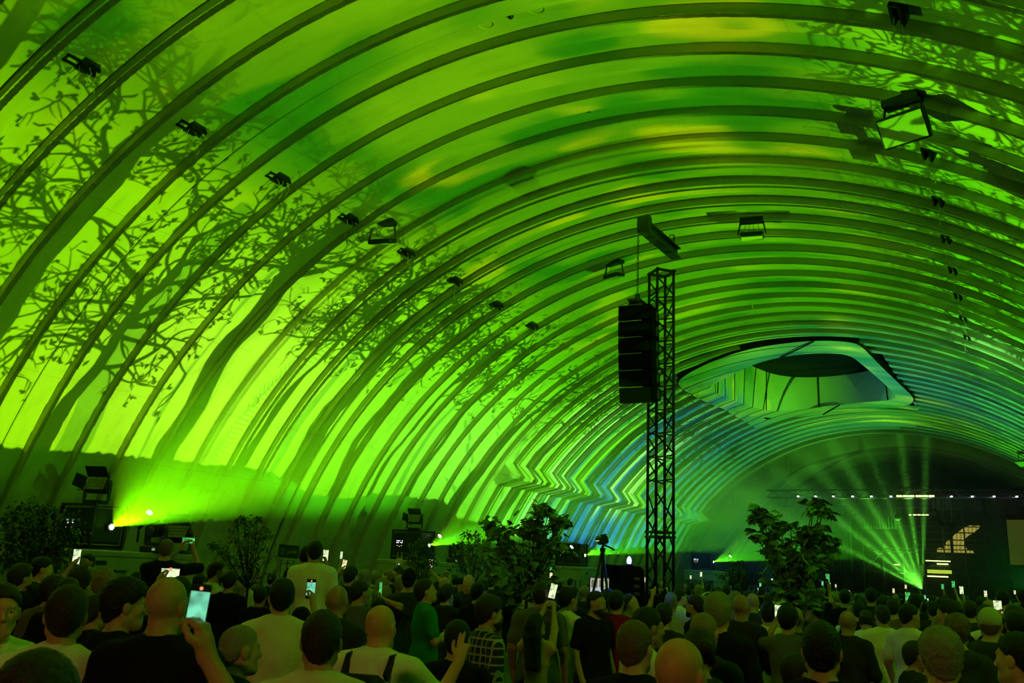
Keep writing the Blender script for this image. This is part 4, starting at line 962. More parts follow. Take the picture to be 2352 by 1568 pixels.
ML, OL = maple_leaf(), oval_leaf()
d = 10.0; b = at(1208, 1400, d)
plant('maple_tree', 'young maple with broad lobed leaves standing left of the tripod', b, at(1245, 1150, d)[2], .6, 290, ML, LEAF_A, .115, 3,
      at_clusters(1, [(1243, 1163, 14), (1236, 1182, 14), (1262, 1172, 10), (1125, 1200, 20), (1150, 1215, 22), (1132, 1225, 16), (1215, 1195, 22), (1200, 1215, 26), (1225, 1210, 24), (1285, 1190, 18), (1300, 1200, 15), (1262, 1205, 24), (1240, 1225, 28), (1175, 1240, 30), (1280, 1250, 24), (1300, 1262, 18), (1210, 1255, 34), (1150, 1262, 28), (1250, 1275, 34), (1190, 1290, 40), (1145, 1300, 26), (1240, 1310, 38), (1215, 1335, 44), (1175, 1340, 36), (1260, 1340, 30), (1205, 1365, 40)], d, b), stuff=240)
d = 9.6; b = at(1822, 1405, d)
plant('maple_tree', 'young maple with one tall sprig and dark lobed leaves right of the tower', b, at(1878, 1143, d)[2], .6, 290, ML, LEAF_A, .12, 4,
      at_clusters(2, [(1872, 1152, 14), (1888, 1162, 16), (1895, 1172, 10), (1868, 1165, 10), (1740, 1168, 14), (1735, 1186, 13), (1760, 1180, 18), (1768, 1192, 14), (1790, 1210, 16), (1815, 1205, 15), (1738, 1225, 16), (1760, 1232, 16), (1880, 1212, 16), (1860, 1225, 20), (1888, 1235, 16), (1915, 1240, 12), (1912, 1258, 14), (1895, 1262, 18), (1840, 1240, 26), (1805, 1250, 30), (1775, 1262, 26), (1850, 1275, 36), (1800, 1290, 40), (1770, 1310, 34), (1860, 1310, 40), (1825, 1335, 48), (1790, 1350, 40), (1865, 1350, 36), (1830, 1375, 44)], d, b), stuff=300)
d = 13.2; b = at(78, 1330, d)
plant('shrub', 'big dense dark shrub at the left edge beneath the nearest platform', b, at(85, 1158, d)[2], .9, 280, OL, LEAF_B, .075, 5,
      at_clusters(3, [(x, y, 24) for x, y in ((70, 1166), (100, 1172), (130, 1182), (40, 1176), (15, 1190), (155, 1198), (60, 1195), (100, 1205), (140, 1215), (20, 1220), (60, 1225), (100, 1235), (140, 1245), (165, 1228), (25, 1255), (70, 1260), (115, 1265), (150, 1275), (10, 1285), (50, 1290), (95, 1295), (130, 1300))], d, b), stuff=2600)
d = 11.5; b = at(570, 1340, d)
plant('shrub', 'airy small-leaved shrub with a feathery top between platforms', b, at(560, 1180, d)[2], .5, 280, OL, LEAF_C, .06, 6,
      at_clusters(4, [(560, 1190, 10), (545, 1198, 10), (575, 1200, 14), (592, 1192, 8), (560, 1212, 16), (600, 1215, 16), (535, 1215, 14), (580, 1230, 20), (610, 1232, 14), (545, 1236, 16), (500, 1255, 12), (488, 1250, 8), (515, 1262, 14), (560, 1255, 22), (600, 1258, 22), (575, 1280, 26), (540, 1285, 22), (610, 1285, 20), (560, 1310, 28), (595, 1315, 26), (530, 1312, 18)], d, b), stuff=700)
d = 15.0; b = at(968, 1330, d)
plant('shrub', 'small dark bush in front of the second projector', b, at(965, 1240, d)[2], .4, 200, OL, LEAF_B, .06, 7,
      at_clusters(5, [(965, 1246, 10), (950, 1252, 12), (982, 1255, 12), (960, 1264, 16), (985, 1270, 14), (945, 1272, 14), (968, 1282, 18), (990, 1288, 12), (950, 1292, 16), (975, 1300, 18)], d, b), stuff=600)
d = 14.0; b = at(1085, 1340, d)
plant('shrub', 'dim twiggy shrub behind the left side of the big maple', b, at(1080, 1215, d)[2], .5, 200, OL, LEAF_C, .07, 8,
      at_clusters(6, [(1075, 1228, 14), (1100, 1235, 16), (1060, 1245, 14), (1085, 1255, 20), (1115, 1258, 18), (1055, 1268, 16), (1095, 1278, 22), (1070, 1292, 20), (1120, 1292, 20)], d, b), stuff=300)
d = 21.0; b = at(1688, 1345, d)
plant('shrub', 'spindly dark plant silhouetted against the blue wall right of the tower', b, at(1690, 1290, d)[2], .5, 160, OL, LEAF_B, .085, 9,
      at_clusters(7, [(1690, 1296, 8), (1702, 1292, 8), (1680, 1302, 10), (1696, 1308, 10), (1672, 1314, 10), (1688, 1320, 12), (1706, 1316, 8), (1660, 1322, 8)], d, b), stuff=120)
print('plants', round(time.time()-T0, 1))
# ------------------------------------------------------------------ people: one continuous skin grown from a distance field, clothes and hair as children
class Field:
    def __init__(self, xs, ys, zs):
        self.ax = [np.asarray(a, np.float32) for a in (xs, ys, zs)]
        self.D = np.full([len(a) for a in self.ax], 0.5, np.float32)
    def box(self, lo, hi):
        return tuple(slice(max(0, int(np.searchsorted(a, l))-1), min(len(a), int(np.searchsorted(a, h))+1)) for a, l, h in zip(self.ax, lo, hi))
    def grid(self, sl):
        return (self.ax[0][sl[0]][:, None, None], self.ax[1][sl[1]][None, :, None], self.ax[2][sl[2]][None, None, :])
    def put(self, sl, d, k, mode):
        c = self.D[sl]
        if c.size == 0: return
        if mode == 'add':
            h = np.maximum(k-np.abs(c-d), 0)/k if k > 0 else 0
            self.D[sl] = np.minimum(c, d)-h*h*k*0.25
        else:
            d = -d; h = np.maximum(k-np.abs(c-d), 0)/k if k > 0 else 0
            self.D[sl] = np.maximum(c, d)+h*h*k*0.25
    def cone(self, a, b, ra, rb, k=0.03, mode='add', flat=None):
        a, b = np.asarray(a, float), np.asarray(b, float); m = max(ra, rb)+k+0.05
        sl = self.box(np.minimum(a, b)-m, np.maximum(a, b)+m); x, y, z = self.grid(sl)
        ab = b-a; L = float(ab@ab)+1e-9
        px, py, pz = x-a[0], y-a[1], z-a[2]
        t = np.clip((px*ab[0]+py*ab[1]+pz*ab[2])/L, 0, 1)
        qx, qy, qz = px-t*ab[0], py-t*ab[1], pz-t*ab[2]
        if flat is not None:                                   # squash along a direction
            n, f = flat; q = qx*n[0]+qy*n[1]+qz*n[2]; g = f-1
            qx, qy, qz = qx+q*n[0]*g, qy+q*n[1]*g, qz+q*n[2]*g
        self.put(sl, np.sqrt(qx*qx+qy*qy+qz*qz)-(ra+(rb-ra)*t), k, mode)
    def ell(self, c, r, k=0.03, mode='add', R=None):
        c, r = np.asarray(c, float), np.asarray(r, float); m = float(r.max())+k+0.05
        sl = self.box(c-m, c+m); x, y, z = self.grid(sl)
        p = [x-c[0], y-c[1], z-c[2]]
        if R is not None: p = [R[0][i]*p[0]+R[1][i]*p[1]+R[2][i]*p[2] for i in range(3)]
        k0 = np.sqrt((p[0]/r[0])**2+(p[1]/r[1])**2+(p[2]/r[2])**2)
        k1 = np.sqrt((p[0]/r[0]**2)**2+(p[1]/r[1]**2)**2+(p[2]/r[2]**2)**2)+1e-6
        self.put(sl, k0*(k0-1)/k1, k, mode)
    def clip(self, n, o, k=0.01):
        """keep the side of the plane where n.p < o"""
        x, y, z = self.ax; d = n[0]*x[:, None, None]+n[1]*y[None, :, None]+n[2]*z[None, None, :]-o
        h = np.maximum(k-np.abs(self.D-d), 0)/k
        self.D = np.maximum(self.D, d)+h*h*k*0.25
    def noise(self, amp, fr, seed=0):
        x, y, z = self.ax; g = np.random.default_rng(seed); n = 0
        for q in range(3):
            p = g.uniform(0, 6, 6); f = fr*(1+0.45*q)
            n = n+np.sin(x[:, None, None]*f+p[0]+1.7*np.sin(z[None, None, :]*f*.6+p[3]))*np.sin(y[None, :, None]*f+p[1]+1.3*np.sin(x[:, None, None]*f*.7+p[4]))*np.cos(z[None, None, :]*f*.8+p[2])
        self.D += (amp*n).astype(np.float32)
    def mesh(self, name, material, relax=1):
        D = self.D; D[0], D[-1], D[:, 0], D[:, -1], D[:, :, 0], D[:, :, -1] = .5, .5, .5, .5, .5, .5
        ins = D < 0; n = [s-1 for s in D.shape]
        cnt = np.zeros(n, np.int8)
        for i in (0, 1):
            for j in (0, 1):
                for k in (0, 1): cnt += ins[i:n[0]+i, j:n[1]+j, k:n[2]+k]
        act = (cnt > 0) & (cnt < 8); ci = np.argwhere(act)
        if len(ci) == 0: return None
        idx = np.full(n, -1, np.int32); idx[act] = np.arange(len(ci))
        acc = np.zeros((len(ci), 3)); num = np.zeros(len(ci))
        corner = [(i, j, k) for i in (0, 1) for j in (0, 1) for k in (0, 1)]
        val = {c: D[ci[:, 0]+c[0], ci[:, 1]+c[1], ci[:, 2]+c[2]] for c in corner}
        for c in corner:
            for ax in range(3):
                if c[ax]: continue
                e = tuple(1 if q == ax else c[q] for q in range(3))
                va, vb = val[c], val[e]; cr = (va < 0) != (vb < 0)
                t = np.where(cr, va/np.where(cr, va-vb, 1), 0)
                for q in range(3): acc[:, q] += np.where(cr, c[q]+(t if q == ax else 0), 0)
                num += cr
        loc = acc/num[:, None]; V = np.empty_like(loc)
        for q in range(3):
            a = self.ax[q]; V[:, q] = a[ci[:, q]]+loc[:, q]*(a[ci[:, q]+1]-a[ci[:, q]])
        F = []
        for ax in range(3):
            b, c = (ax+1) % 3, (ax+2) % 3
            s0 = [slice(1, -1)]*3; s0[ax] = slice(0, -1); s1 = list(s0); s1[ax] = slice(1, None)
            A, B = ins[tuple(s0)], ins[tuple(s1)]
            e = np.argwhere(A != B)
            if len(e) == 0: continue
            fl = A[e[:, 0], e[:, 1], e[:, 2]]
            off = np.ones(3, int); off[ax] = 0; e = e+off
            def cell(db, dc):
                q = e.copy(); q[:, b] += db; q[:, c] += dc; return idx[q[:, 0], q[:, 1], q[:, 2]]
            quad = np.stack([cell(-1, -1), cell(0, -1), cell(0, 0), cell(-1, 0)], 1)
            quad[~fl] = quad[~fl][:, ::-1]
            F.append(quad)
        F = np.concatenate(F); F = F[(F >= 0).all(1)]
        me = bpy.data.meshes.new(name)
        me.vertices.add(len(V)); me.vertices.foreach_set('co', V.astype(np.float32).ravel())
        me.loops.add(len(F)*4); me.loops.foreach_set('vertex_index', F.astype(np.int32).ravel())
        me.polygons.add(len(F)); me.polygons.foreach_set('loop_start', np.arange(0, len(F)*4, 4, dtype=np.int32))
        me.polygons.foreach_set('use_smooth', np.ones(len(F), bool))
        me.update(calc_edges=True)
        me.materials.append(material)
        return me

def axis(lo, hi, coarse, fines):
    """sample positions with finer spacing inside the given intervals (a, b, h)"""
    out = [lo]
    while out[-1] < hi:
        p = out[-1]; h = coarse
        for a, b, hf in fines:
            if a <= p < b: h = min(h, hf)
            elif p < a < p+h: h = min(h, max(a-p, hf))
        out.append(p+h)
    return np.array(out)

def rotm(yaw=0, pitch=0, roll=0):
    return np.array(Matrix.Rotation(yaw, 3, 'Z') @ Matrix.Rotation(pitch, 3, 'X') @ Matrix.Rotation(roll, 3, 'Y'))

POSES = {   # (right elbow, right wrist, right hand style), (left ...): x to the person's right, y forward
    'stand':   (((.25, -.04, 1.17), (.25, .07, .93), 'loose'), ((-.25, -.04, 1.17), (-.25, .07, .93), 'loose')),
    'front':   (((.25, .0, 1.16), (.10, .25, 1.13), 'loose'), ((-.25, .0, 1.16), (-.10, .25, 1.15), 'loose')),
    'crossed': (((.24, .06, 1.18), (-.06, .21, 1.23), 'loose'), ((-.24, .06, 1.18), (.08, .19, 1.17), 'loose')),
    'phone2':  (((.24, .20, 1.31), (.085, .38, 1.56), 'grip'), ((-.24, .20, 1.31), (-.085, .38, 1.56), 'grip')),
    'phone1':  (((.27, .17, 1.30), (.17, .33, 1.55), 'grip'), ((-.25, -.04, 1.17), (-.25, .07, .93), 'loose')),
    'phonel':  (((.25, -.04, 1.17), (.25, .07, .93), 'loose'), ((-.27, .17, 1.30), (-.17, .33, 1.55), 'grip')),
    'high2':   (((.23, .16, 1.66), (.07, .26, 1.87), 'grip'), ((-.23, .16, 1.66), (-.07, .26, 1.87), 'grip')),
    'high1':   (((.29, .14, 1.62), (.23, .24, 1.86), 'grip'), ((-.25, -.04, 1.17), (-.25, .07, .93), 'loose')),
    'wave':    (((.31, .14, 1.48), (.30, .22, 1.76), 'open'), ((-.25, .0, 1.17), (-.2, .12, .95), 'loose')),
    'peace':   (((.32, .16, 1.27), (.40, .26, 1.48), 'peace'), ((-.25, .0, 1.17), (-.10, .2, 1.1), 'loose')),
    'clap':    (((.26, .12, 1.27), (.05, .33, 1.47), 'open'), ((-.26, .12, 1.27), (-.05, .33, 1.47), 'open')),
    'point':   (((.27, .1, 1.2), (.33, .33, 1.16), 'open'), ((-.25, -.04, 1.17), (-.25, .07, .93), 'loose')),
}
SHOULDER = (.176, -.015, 1.428)
def hand_frame(el, wr, side, style):
    d = np.array(wr)-np.array(el); d /= np.linalg.norm(d)
    if style == 'grip' or style == 'open' or style == 'peace':
        up = np.array([0, .15, 1.0]); d = 0.45*d+0.55*up; d /= np.linalg.norm(d)
        pal = np.array([-side*.75, .35, 0.0]) if style == 'grip' else np.array([-side*.2, 1.0, 0]) if style != 'open' else np.array([-side*.9, .3, 0])
    else:
        pal = np.array([-side*1.0, 0.1, 0])
    pal = pal-d*(pal@d); pal /= np.linalg.norm(pal)
    lat = np.cross(d, pal)*1.0
    if lat@np.array([0, 1, 0]) < 0 and style == 'loose': lat = -lat
    if style in ('grip', 'open', 'peace') and lat[0]*side > 0: lat = -lat       # thumb towards the body
    return d, pal, lat
def add_hand(F, el, wr, side, style, sc=1.0):
    d, pal, lat = hand_frame(el, wr, side, style); w = np.array(wr)
    F.cone(w, w+d*.045, .026*sc, .030*sc, .02)
    for o in (-.022, 0, .022): F.cone(w+d*.03+lat*o*.6, w+d*.088+lat*o, .018*sc, .015*sc, .014)
    curl = {'loose': .42, 'grip': .75, 'open': .12, 'peace': .1}[style]
    for i, (o, L, r) in enumerate(((.031, .068, .0098), (.0105, .078, .0102), (-.0105, .072, .0098), (-.030, .056, .0088))):
        c = curl if not (style == 'peace' and i > 1) else 1.35
        p = w+d*.088+lat*o; a = 0.0; sp = lat*(o*1.1 if style in ('open', 'peace') else o*.25)
        for q, f in enumerate((.45, .32, .23)):
            a += c*(.8 if q == 0 else 1.0)
            v = d*math.cos(a)+pal*math.sin(a)+sp; v /= np.linalg.norm(v)
            n = p+v*L*f; F.cone(p, n, r*sc*(1-.08*q), r*sc*(.94-.1*q), .006); p = n
    t0 = w+d*.030+lat*.024; t1 = t0+d*.030+lat*.026+pal*.018; t2 = t1+d*.028+lat*(.010 if style != 'grip' else -.002)+pal*.010; t3 = t2+d*.022+pal*.010
    F.cone(t0, t1, .016*sc, .0125*sc, .012); F.cone(t1, t2, .012*sc, .0105*sc, .006); F.cone(t2, t3, .0105*sc, .0088*sc, .006)
    return w+d*.10+pal*.030

class Body:
    """geometry of one build; spec keys: pose, head (yaw, pitch), bulk, belly, female"""
    def __init__(s, pose='stand', yaw=0.0, pitch=0.0, bulk=1.0, belly=0.0, female=False, lean=0.0):
        s.P = POSES[pose] if isinstance(pose, str) else pose
        s.Rh = rotm(yaw, pitch); s.b = bulk; s.belly = belly; s.fem = female
        s.hc = np.array([0, .02, 1.53])+s.Rh@np.array([0, .0, .125])
    def H(s, x, y, z): return s.hc+s.Rh@np.array([x, y, z])
    def torso(s, F, g=0.0, k=.05):
        b = s.b; sw = .92 if s.fem else 1.0
        F.ell((0, -.005, 1.32), (.165*b*sw+g, .112*b+g, .20+g), k)
        F.ell((0, .012+.03*s.belly, 1.10), ((.148*b if not s.fem else .128*b)+g+.03*s.belly, .105*b+g+.05*s.belly, .17+g), k)
        F.ell((0, -.01, .94), (.165*b+g, .118*b+g, .13+g), k)
        for q in (-1, 1):
            F.cone((q*.045, -.03, 1.475), (q*SHOULDER[0]*sw*b, SHOULDER[1], SHOULDER[2]), .056*b+g*.6, .052*b+g*.7, k*.8)
            if s.fem: F.ell((q*.07, .095, 1.27), (.062+g, .055+g, .06+g), .03)
    def arm(s, F, i, g=0.0, frac=2.0, k=.03):
        side = (1, -1)[i]; el, wr, st = s.P[i]; sw = .92 if s.fem else 1.0
        sh = np.array([side*SHOULDER[0]*sw*s.b, SHOULDER[1], SHOULDER[2]]); el = np.array(el); wr = np.array(wr)
        r0, r1, r2 = .051*s.b+g, .041*s.b+g, .028*(.5+.5*s.b)+g
        if frac <= 1.0:
            e = sh+(el-sh)*frac; F.cone(sh, e, r0, r0+(r1-r0)*frac+.010, k)
        else:
            F.cone(sh, el, r0, r1, k); f = min(1.0, frac-1); e = el+(wr-el)*f; F.cone(el, e, r1, r1+(r2-r1)*f, k)
    def legs(s, F, g=0.0):
        for q in (-1, 1):
            F.cone((q*.092, -.005, .90), (q*.098, .01, .50), .090*s.b+g, .060+g, .04)
            F.cone((q*.098, .01, .50), (q*.10, -.02, .10), .058+g, .040+g, .03)
    def skin(s, name, material, hv, bv, handv=None):
        el = [np.array(a[j]) for a in s.P for j in (0, 1)]
        ys = [e[1] for e in el]; zs = [e[2] for e in el]; xs = [abs(e[0]) for e in el]
        fx, fy, fz = [(s.hc[0]-.10, s.hc[0]+.10, hv)], [(s.hc[1]-.13, s.hc[1]+.15, hv)], [(s.hc[2]-.14, s.hc[2]+.14, hv)]
        if handv:
            for i in (0, 1):
                if s.P[i][2] != 'loose':
                    c = np.array(s.P[i][1]); fx.append((c[0]-.06, c[0]+.06, handv)); fy.append((c[1]-.03, c[1]+.12, handv)); fz.append((c[2]+.02, c[2]+.2, handv))
        F = Field(axis(-max(xs)-.16, max(xs)+.16, bv, fx), axis(min(-.24, min(ys)-.1), max(.24, max(ys)+.2), bv, fy), axis(-.03, max(1.86, max(zs)+.26), bv, fz+[(-.03, .8, bv*1.8)] if False else fz))
        s.torso(F); s.legs(F)
        for q in (-1, 1): F.cone((q*.10, -.04, .045), (q*.115, .15, .03), .042, .032, .03)
        for i in (0, 1):
            s.arm(F, i); add_hand(F, s.P[i][0], s.P[i][1], (1, -1)[i], s.P[i][2])
        # neck and head
        nk = .052*(.86 if s.fem else 1)*(.4+.6*s.b)
        F.cone((0, -.025, 1.45), s.H(0, -.02, -.06), nk*1.12, nk, .045)
        s.head(F)
        return F.mesh(name, material)
    def head(s, F):
        H, R = s.H, s.Rh
        F.ell(H(0, -.012, .028), (.077, .099, .092), .02, R=R)
        F.ell(H(0, .030, -.040), (.060, .066, .078), .035, R=R)
        F.cone(H(-.018, .068, -.098), H(.018, .068, -.098), .022, .022, .03)
        for q in (-1, 1):
            F.cone(H(q*.052, .0, -.062), H(q*.028, .06, -.092), .022, .018, .03)
            F.cone(H(q*.044, .068, -.018), H(q*.05, .05, -.03), .016, .014, .025)
            F.cone(H(q*.012, .088, .024), H(q*.042, .076, .026), .010, .010, .016)
            F.ell(H(q*.0325, .100, .003), (.017, .016, .011), .012, 'sub', R=R)
            F.ell(H(q*.080, -.008, -.008), (.011, .020, .032), .010, R=R)
            F.ell(H(q*.012, .100, -.036), (.010, .011, .008), .008, R=R)
        F.cone(H(0, .088, .012), H(0, .110, -.028), .008, .012, .012)
        F.cone(H(-.018, .088, -.062), H(.018, .088, -.062), .007, .007, .008)
        F.cone(H(-.014, .088, -.073), H(.014, .088, -.073), .008, .008, .008)
    def hair(s, name, material, style, hv, seed=0):
        if style in (None, 'bald'): return None
        H, R = s.H, s.Rh
        ext = .55 if style == 'long' else .16
        lo, hi = s.hc-np.array([.18, .2, ext]), s.hc+np.array([.18, .22, .20])
        F = Field(*[axis(l, h, hv, []) for l, h in zip(lo, hi)])
        t = {'crop': .006, 'buzz': .004, 'short': .013, 'full': .024, 'curly': .034, 'long': .018, 'bun': .013, 'cap': .014, 'fringe': .007, 'quiff': .016}[style]
        F.ell(H(0, -.014, .032+t*.3), (.0765+t*.75, .099+t*.9, .090+t*.9), .01, R=R)
        if style in ('crop', 'short', 'buzz', 'full', 'fringe', 'quiff'): F.cone(H(0, -.045, -.01), H(0, -.036, -.088), .066+t*.5, .053+t*.25, .02)
        if style == 'full': F.ell(H(0, .0, .06), (.085, .10, .082), .03, R=R)
        if style == 'quiff': F.ell(H(.01, .055, .105), (.055, .05, .035), .03, R=R)
        if style == 'curly': F.ell(H(0, -.05, -.02), (.095, .075, .09), .03, R=R)
        if style == 'cap': n = -(R[:, 2]-R[:, 1]*.38); F.clip(n, float(H(0, .09, .046)@n), .008)
        else:
            sl = {'fringe': 1.5, 'long': 1.0, 'curly': .95, 'bun': .85}.get(style, .92)
            zf = {'fringe': .16}.get(style, .062)
            n = -(R[:, 2]-R[:, 1]*sl); o = float(H(0, .080, zf)@n)
            F.clip(n, o, .034)
            if style in ('crop', 'short', 'buzz', 'full', 'fringe', 'quiff'):
                n = -R[:, 2]; F.clip(n, float(H(0, 0, -.104)@n), .03)
                for q in (-1, 1): F.ell(H(q*.088, .002, -.012), (.022, .030, .040), .008, 'sub', R=R)
        if style == 'cap':
            F.ell(H(0, .115, .042), (.070, .075, .010), .008, R=R)
        if style == 'bun': F.ell(H(0, -.115, .04), (.045, .04, .045), .012, R=R); F.cone(H(-.06, -.03, -.03), H(.06, -.03, -.03), .03, .03, .02)
        if style == 'long':
            e = np.array([0, -.14, s.hc[2]-.42])
            for q in (-.045, 0, .045): F.cone(H(q, -.06, .0), H(q*1.1, -.085, -.10), .055, .06, .03); F.cone(H(q*1.1, -.085, -.10), e+np.array([q*1.2, 0, 0]), .06, .03, .03)
        if style not in ('cap',): F.noise({'curly': .011, 'long': .004, 'full': .004}.get(style, .0022), {'curly': 95, 'long': 70}.get(style, 120), seed)
        return F.mesh(name, material)
    def beard(s, name, material, hv):
        H, R = s.H, s.Rh; lo, hi = s.hc-np.array([.15, .15, .2]), s.hc+np.array([.15, .2, .1])
        F = Field(*[axis(l, h, hv, []) for l, h in zip(lo, hi)])
        F.ell(H(0, .030, -.046), (.064, .070, .080), .02, R=R)
        for q in (-1, 1): F.cone(H(q*.055, .0, -.062), H(q*.028, .062, -.094), .026, .022, .02)
        F.cone(H(-.018, .070, -.100), H(.018, .070, -.100), .028, .028, .02)
        n = R[:, 2]-R[:, 1]*.35; F.clip(n, float(H(0, .06, -.046)@n), .01)
        n = -R[:, 1]; F.clip(n, float(H(0, -.005, 0)@n), .01)
        F.cone(H(-.016, .102, -.068), H(.016, .102, -.068), .010, .010, .006, 'sub')
        F.noise(.002, 150, 3)
        return F.mesh(name, material)
    def top(s, name, material, sleeve, bv, hem=.86, collar=None, loose=.016, seed=0):
        el = [np.array(a[j]) for a in s.P for j in (0, 1)]
        ys = [e[1] for e in el]; zs = [e[2] for e in el]; xs = [abs(e[0]) for e in el]
        F = Field(axis(-max(max(xs), .3)-.1, max(max(xs), .3)+.1, bv, []), axis(min(-.26, min(ys)-.1), max(.28, max(ys)+.1), bv, []), axis(hem-.06, max(1.60, max(zs)+.1), bv, []))
        s.torso(F, loose+.004, .06); F.cone((0, -.0, 1.0), (0, -.0, hem-.02), .160*s.b+.02, .176*s.b+loose+.03, .05, flat=((0, 1, 0), 1.30))
        F.clip((0, 0, -1), -hem, .012)
        frac = {'none': 0, 'short': .68, 'elbow': .98, 'long': 2.0, 'rolled': 1.35}[sleeve]
        if frac:
            for i in (0, 1): s.arm(F, i, loose, frac, .035)
        F.ell((0, .015, 1.545), (.068, .075, .050), .012, 'sub')
        if collar == 'shirt':
            for q in (-1, 1): F.cone((0, -.078, 1.525), (q*.066, -.01, 1.520), .020, .020, .012); F.cone((q*.066, -.01, 1.520), (q*.03, .062, 1.485), .020, .013, .012)
        if collar == 'hood':
            F.ell((0, -.10, 1.46), (.12, .055, .075), .04); F.ell((0, -.03, 1.56), (.07, .08, .06), .02, 'sub')
        if collar == 'jacket':
            for q in (-1, 1): F.cone((0, -.085, 1.50), (q*.072, -.02, 1.495), .020, .020, .015); F.cone((q*.072, -.02, 1.495), (q*.05, .09, 1.36), .018, .012, .015)
        F.noise(.0035, 17, seed); F.noise(.0018, 37, seed+1)
        return F.mesh(name, material)
    def trousers(s, name, material, bv):
        F = Field(axis(-.34, .34, bv, []), axis(-.26, .26, bv, []), axis(-.0, 1.06, bv*1.3, []))
        F.ell((0, -.01, .94), (.165*s.b+.010, .118*s.b+.010, .13), .03); s.legs(F, .016)
        F.clip((0, 0, 1), .985, .01); F.clip((0, 0, -1), -.075, .01); F.noise(.003, 20, 5)
        return F.mesh(name, material)
    def shoe(s, name, material, q, bv):
        F = Field(axis(q*.11-.12, q*.11+.12, bv, []), axis(-.2, .28, bv, []), axis(-.03, .18, bv, []))
        F.cone((q*.10, -.04, .05), (q*.117, .155, .036), .052, .044, .03); F.cone((q*.10, -.03, .05), (q*.10, -.025, .10), .055, .05, .03); F.clip((0, 0, -1), 0.0, .006)
        return F.mesh(name, material)
# ------------------------------------------------------------------ the crowd
def fabric(name, c, rough=.85): return mat('cloth '+name, c, rough, .12, noise=(5, .12))
def skin_m(name, c):
    m = mat('skin '+name, c, .48, .35, noise=(18, .10)); return m
SKIN = {'fair': skin_m('fair', (.58, .36, .25)), 'tan': skin_m('tan', (.46, .27, .17)), 'olive': skin_m('olive', (.36, .20, .12)), 'ruddy': skin_m('ruddy', (.60, .30, .19))}
HAIR = {k: mat('hair '+k, c, .55, .35, bump=(90, .5)) for k, c in {'black': (.008, .007, .006), 'brown': (.025, .016, .010), 'fair': (.24, .17, .09), 'grey': (.22, .21, .19), 'sandy': (.12, .075, .035)}.items()}
CLOTH = {k: fabric(k, c) for k, c in {'white': (.80, .81, .78), 'cream': (.72, .70, .58), 'sage': (.40, .44, .32), 'grey': (.11, .11, .105), 'charcoal': (.030, .030, .030), 'black': (.010, .010, .010), 'navy': (.014, .016, .03), 'green': (.02, .22, .07), 'red': (.30, .010, .012), 'rust': (.20, .10, .03), 'hood': (.04, .045, .035), 'khaki': (.16, .14, .08), 'denim': (.05, .065, .10), 'tan': (.30, .22, .11)}.items()}
def check_cloth(name, c1, c2, sc, w):
    m = bpy.data.materials.new(name); m.use_nodes = True; nt = m.node_tree; b = nt.nodes['Principled BSDF']; b.inputs['Roughness'].default_value = .85; L = nt.links.new
    tc = nt.nodes.new('ShaderNodeTexCoord'); sp = nt.nodes.new('ShaderNodeSeparateXYZ'); L(tc.outputs['Object'], sp.inputs[0]); outs = []
    for k in (0, 2):
        f = nt.nodes.new('ShaderNodeMath'); f.operation = 'MULTIPLY'; f.inputs[1].default_value = sc; L(sp.outputs[k], f.inputs[0]); g_ = nt.nodes.new('ShaderNodeMath'); g_.operation = 'FRACT'; L(f.outputs[0], g_.inputs[0]); h = nt.nodes.new('ShaderNodeMath'); h.operation = 'LESS_THAN'; h.inputs[1].default_value = w; L(g_.outputs[0], h.inputs[0]); outs.append(h)
    a_ = nt.nodes.new('ShaderNodeMath'); a_.operation = 'MAXIMUM'; L(outs[0].outputs[0], a_.inputs[0]); L(outs[1].outputs[0], a_.inputs[1])
    mx = nt.nodes.new('ShaderNodeMixRGB'); mx.inputs[1].default_value = (*c1, 1); mx.inputs[2].default_value = (*c2, 1); L(a_.outputs[0], mx.inputs[0]); L(mx.outputs[0], b.inputs['Base Color']); return m
CLOTH['plaid'] = check_cloth('plaid flannel', (.012, .013, .012), (.34, .34, .28), 17, .22)
CLOTH['check'] = check_cloth('fine check shirt', (.66, .67, .60), (.16, .17, .13), 45, .25)
CLOTH['trouser'] = fabric('trousers', (.018, .019, .024)); CLOTH['shorts'] = fabric('pale trousers', (.28, .27, .22)); SHOEM = mat('shoe', (.03, .03, .03), .6)
EYEW = mat('eye white', (.6, .58, .54), .25, .5); IRIS = mat('iris', (.02, .015, .01), .15, .6); SPEC = mat('spectacle frame', (.02, .02, .02), .3, .5)
def screen_mat(name, c, s):
    m = bpy.data.materials.new(name); m.use_nodes = True; nt = m.node_tree; b = nt.nodes['Principled BSDF']; L = nt.links.new; tc = nt.nodes.new('ShaderNodeTexCoord'); n = nt.nodes.new('ShaderNodeTexNoise'); n.inputs['Scale'].default_value = 22; n.inputs['Detail'].default_value = 1.5; L(tc.outputs['Object'], n.inputs['Vector'])
    r = nt.nodes.new('ShaderNodeValToRGB'); r.color_ramp.elements[0].position = .35; r.color_ramp.elements[0].color = (*[x*.30 for x in c], 1); r.color_ramp.elements[1].position = .62; r.color_ramp.elements[1].color = (*c, 1); L(n.outputs['Fac'], r.inputs['Fac'])
    L(r.outputs['Color'], b.inputs['Emission Color']); b.inputs['Emission Strength'].default_value = s; b.inputs['Base Color'].default_value = (.02, .02, .02, 1); b.inputs['Roughness'].default_value = .2; return m
SCR = {'teal': screen_mat('phone picture teal', (.22, .85, .52), 1.0), 'green': screen_mat('phone picture green', (.10, .75, .16), .9), 'white': screen_mat('phone picture bright', (.80, 1.0, .55), 1.3), 'warm': screen_mat('phone picture warm', (1.0, .92, .45), 1.2)}
REC = mat('record button', (.9, .3, .2), .3, emit=(1.0, .30, .14), estr=1.2)
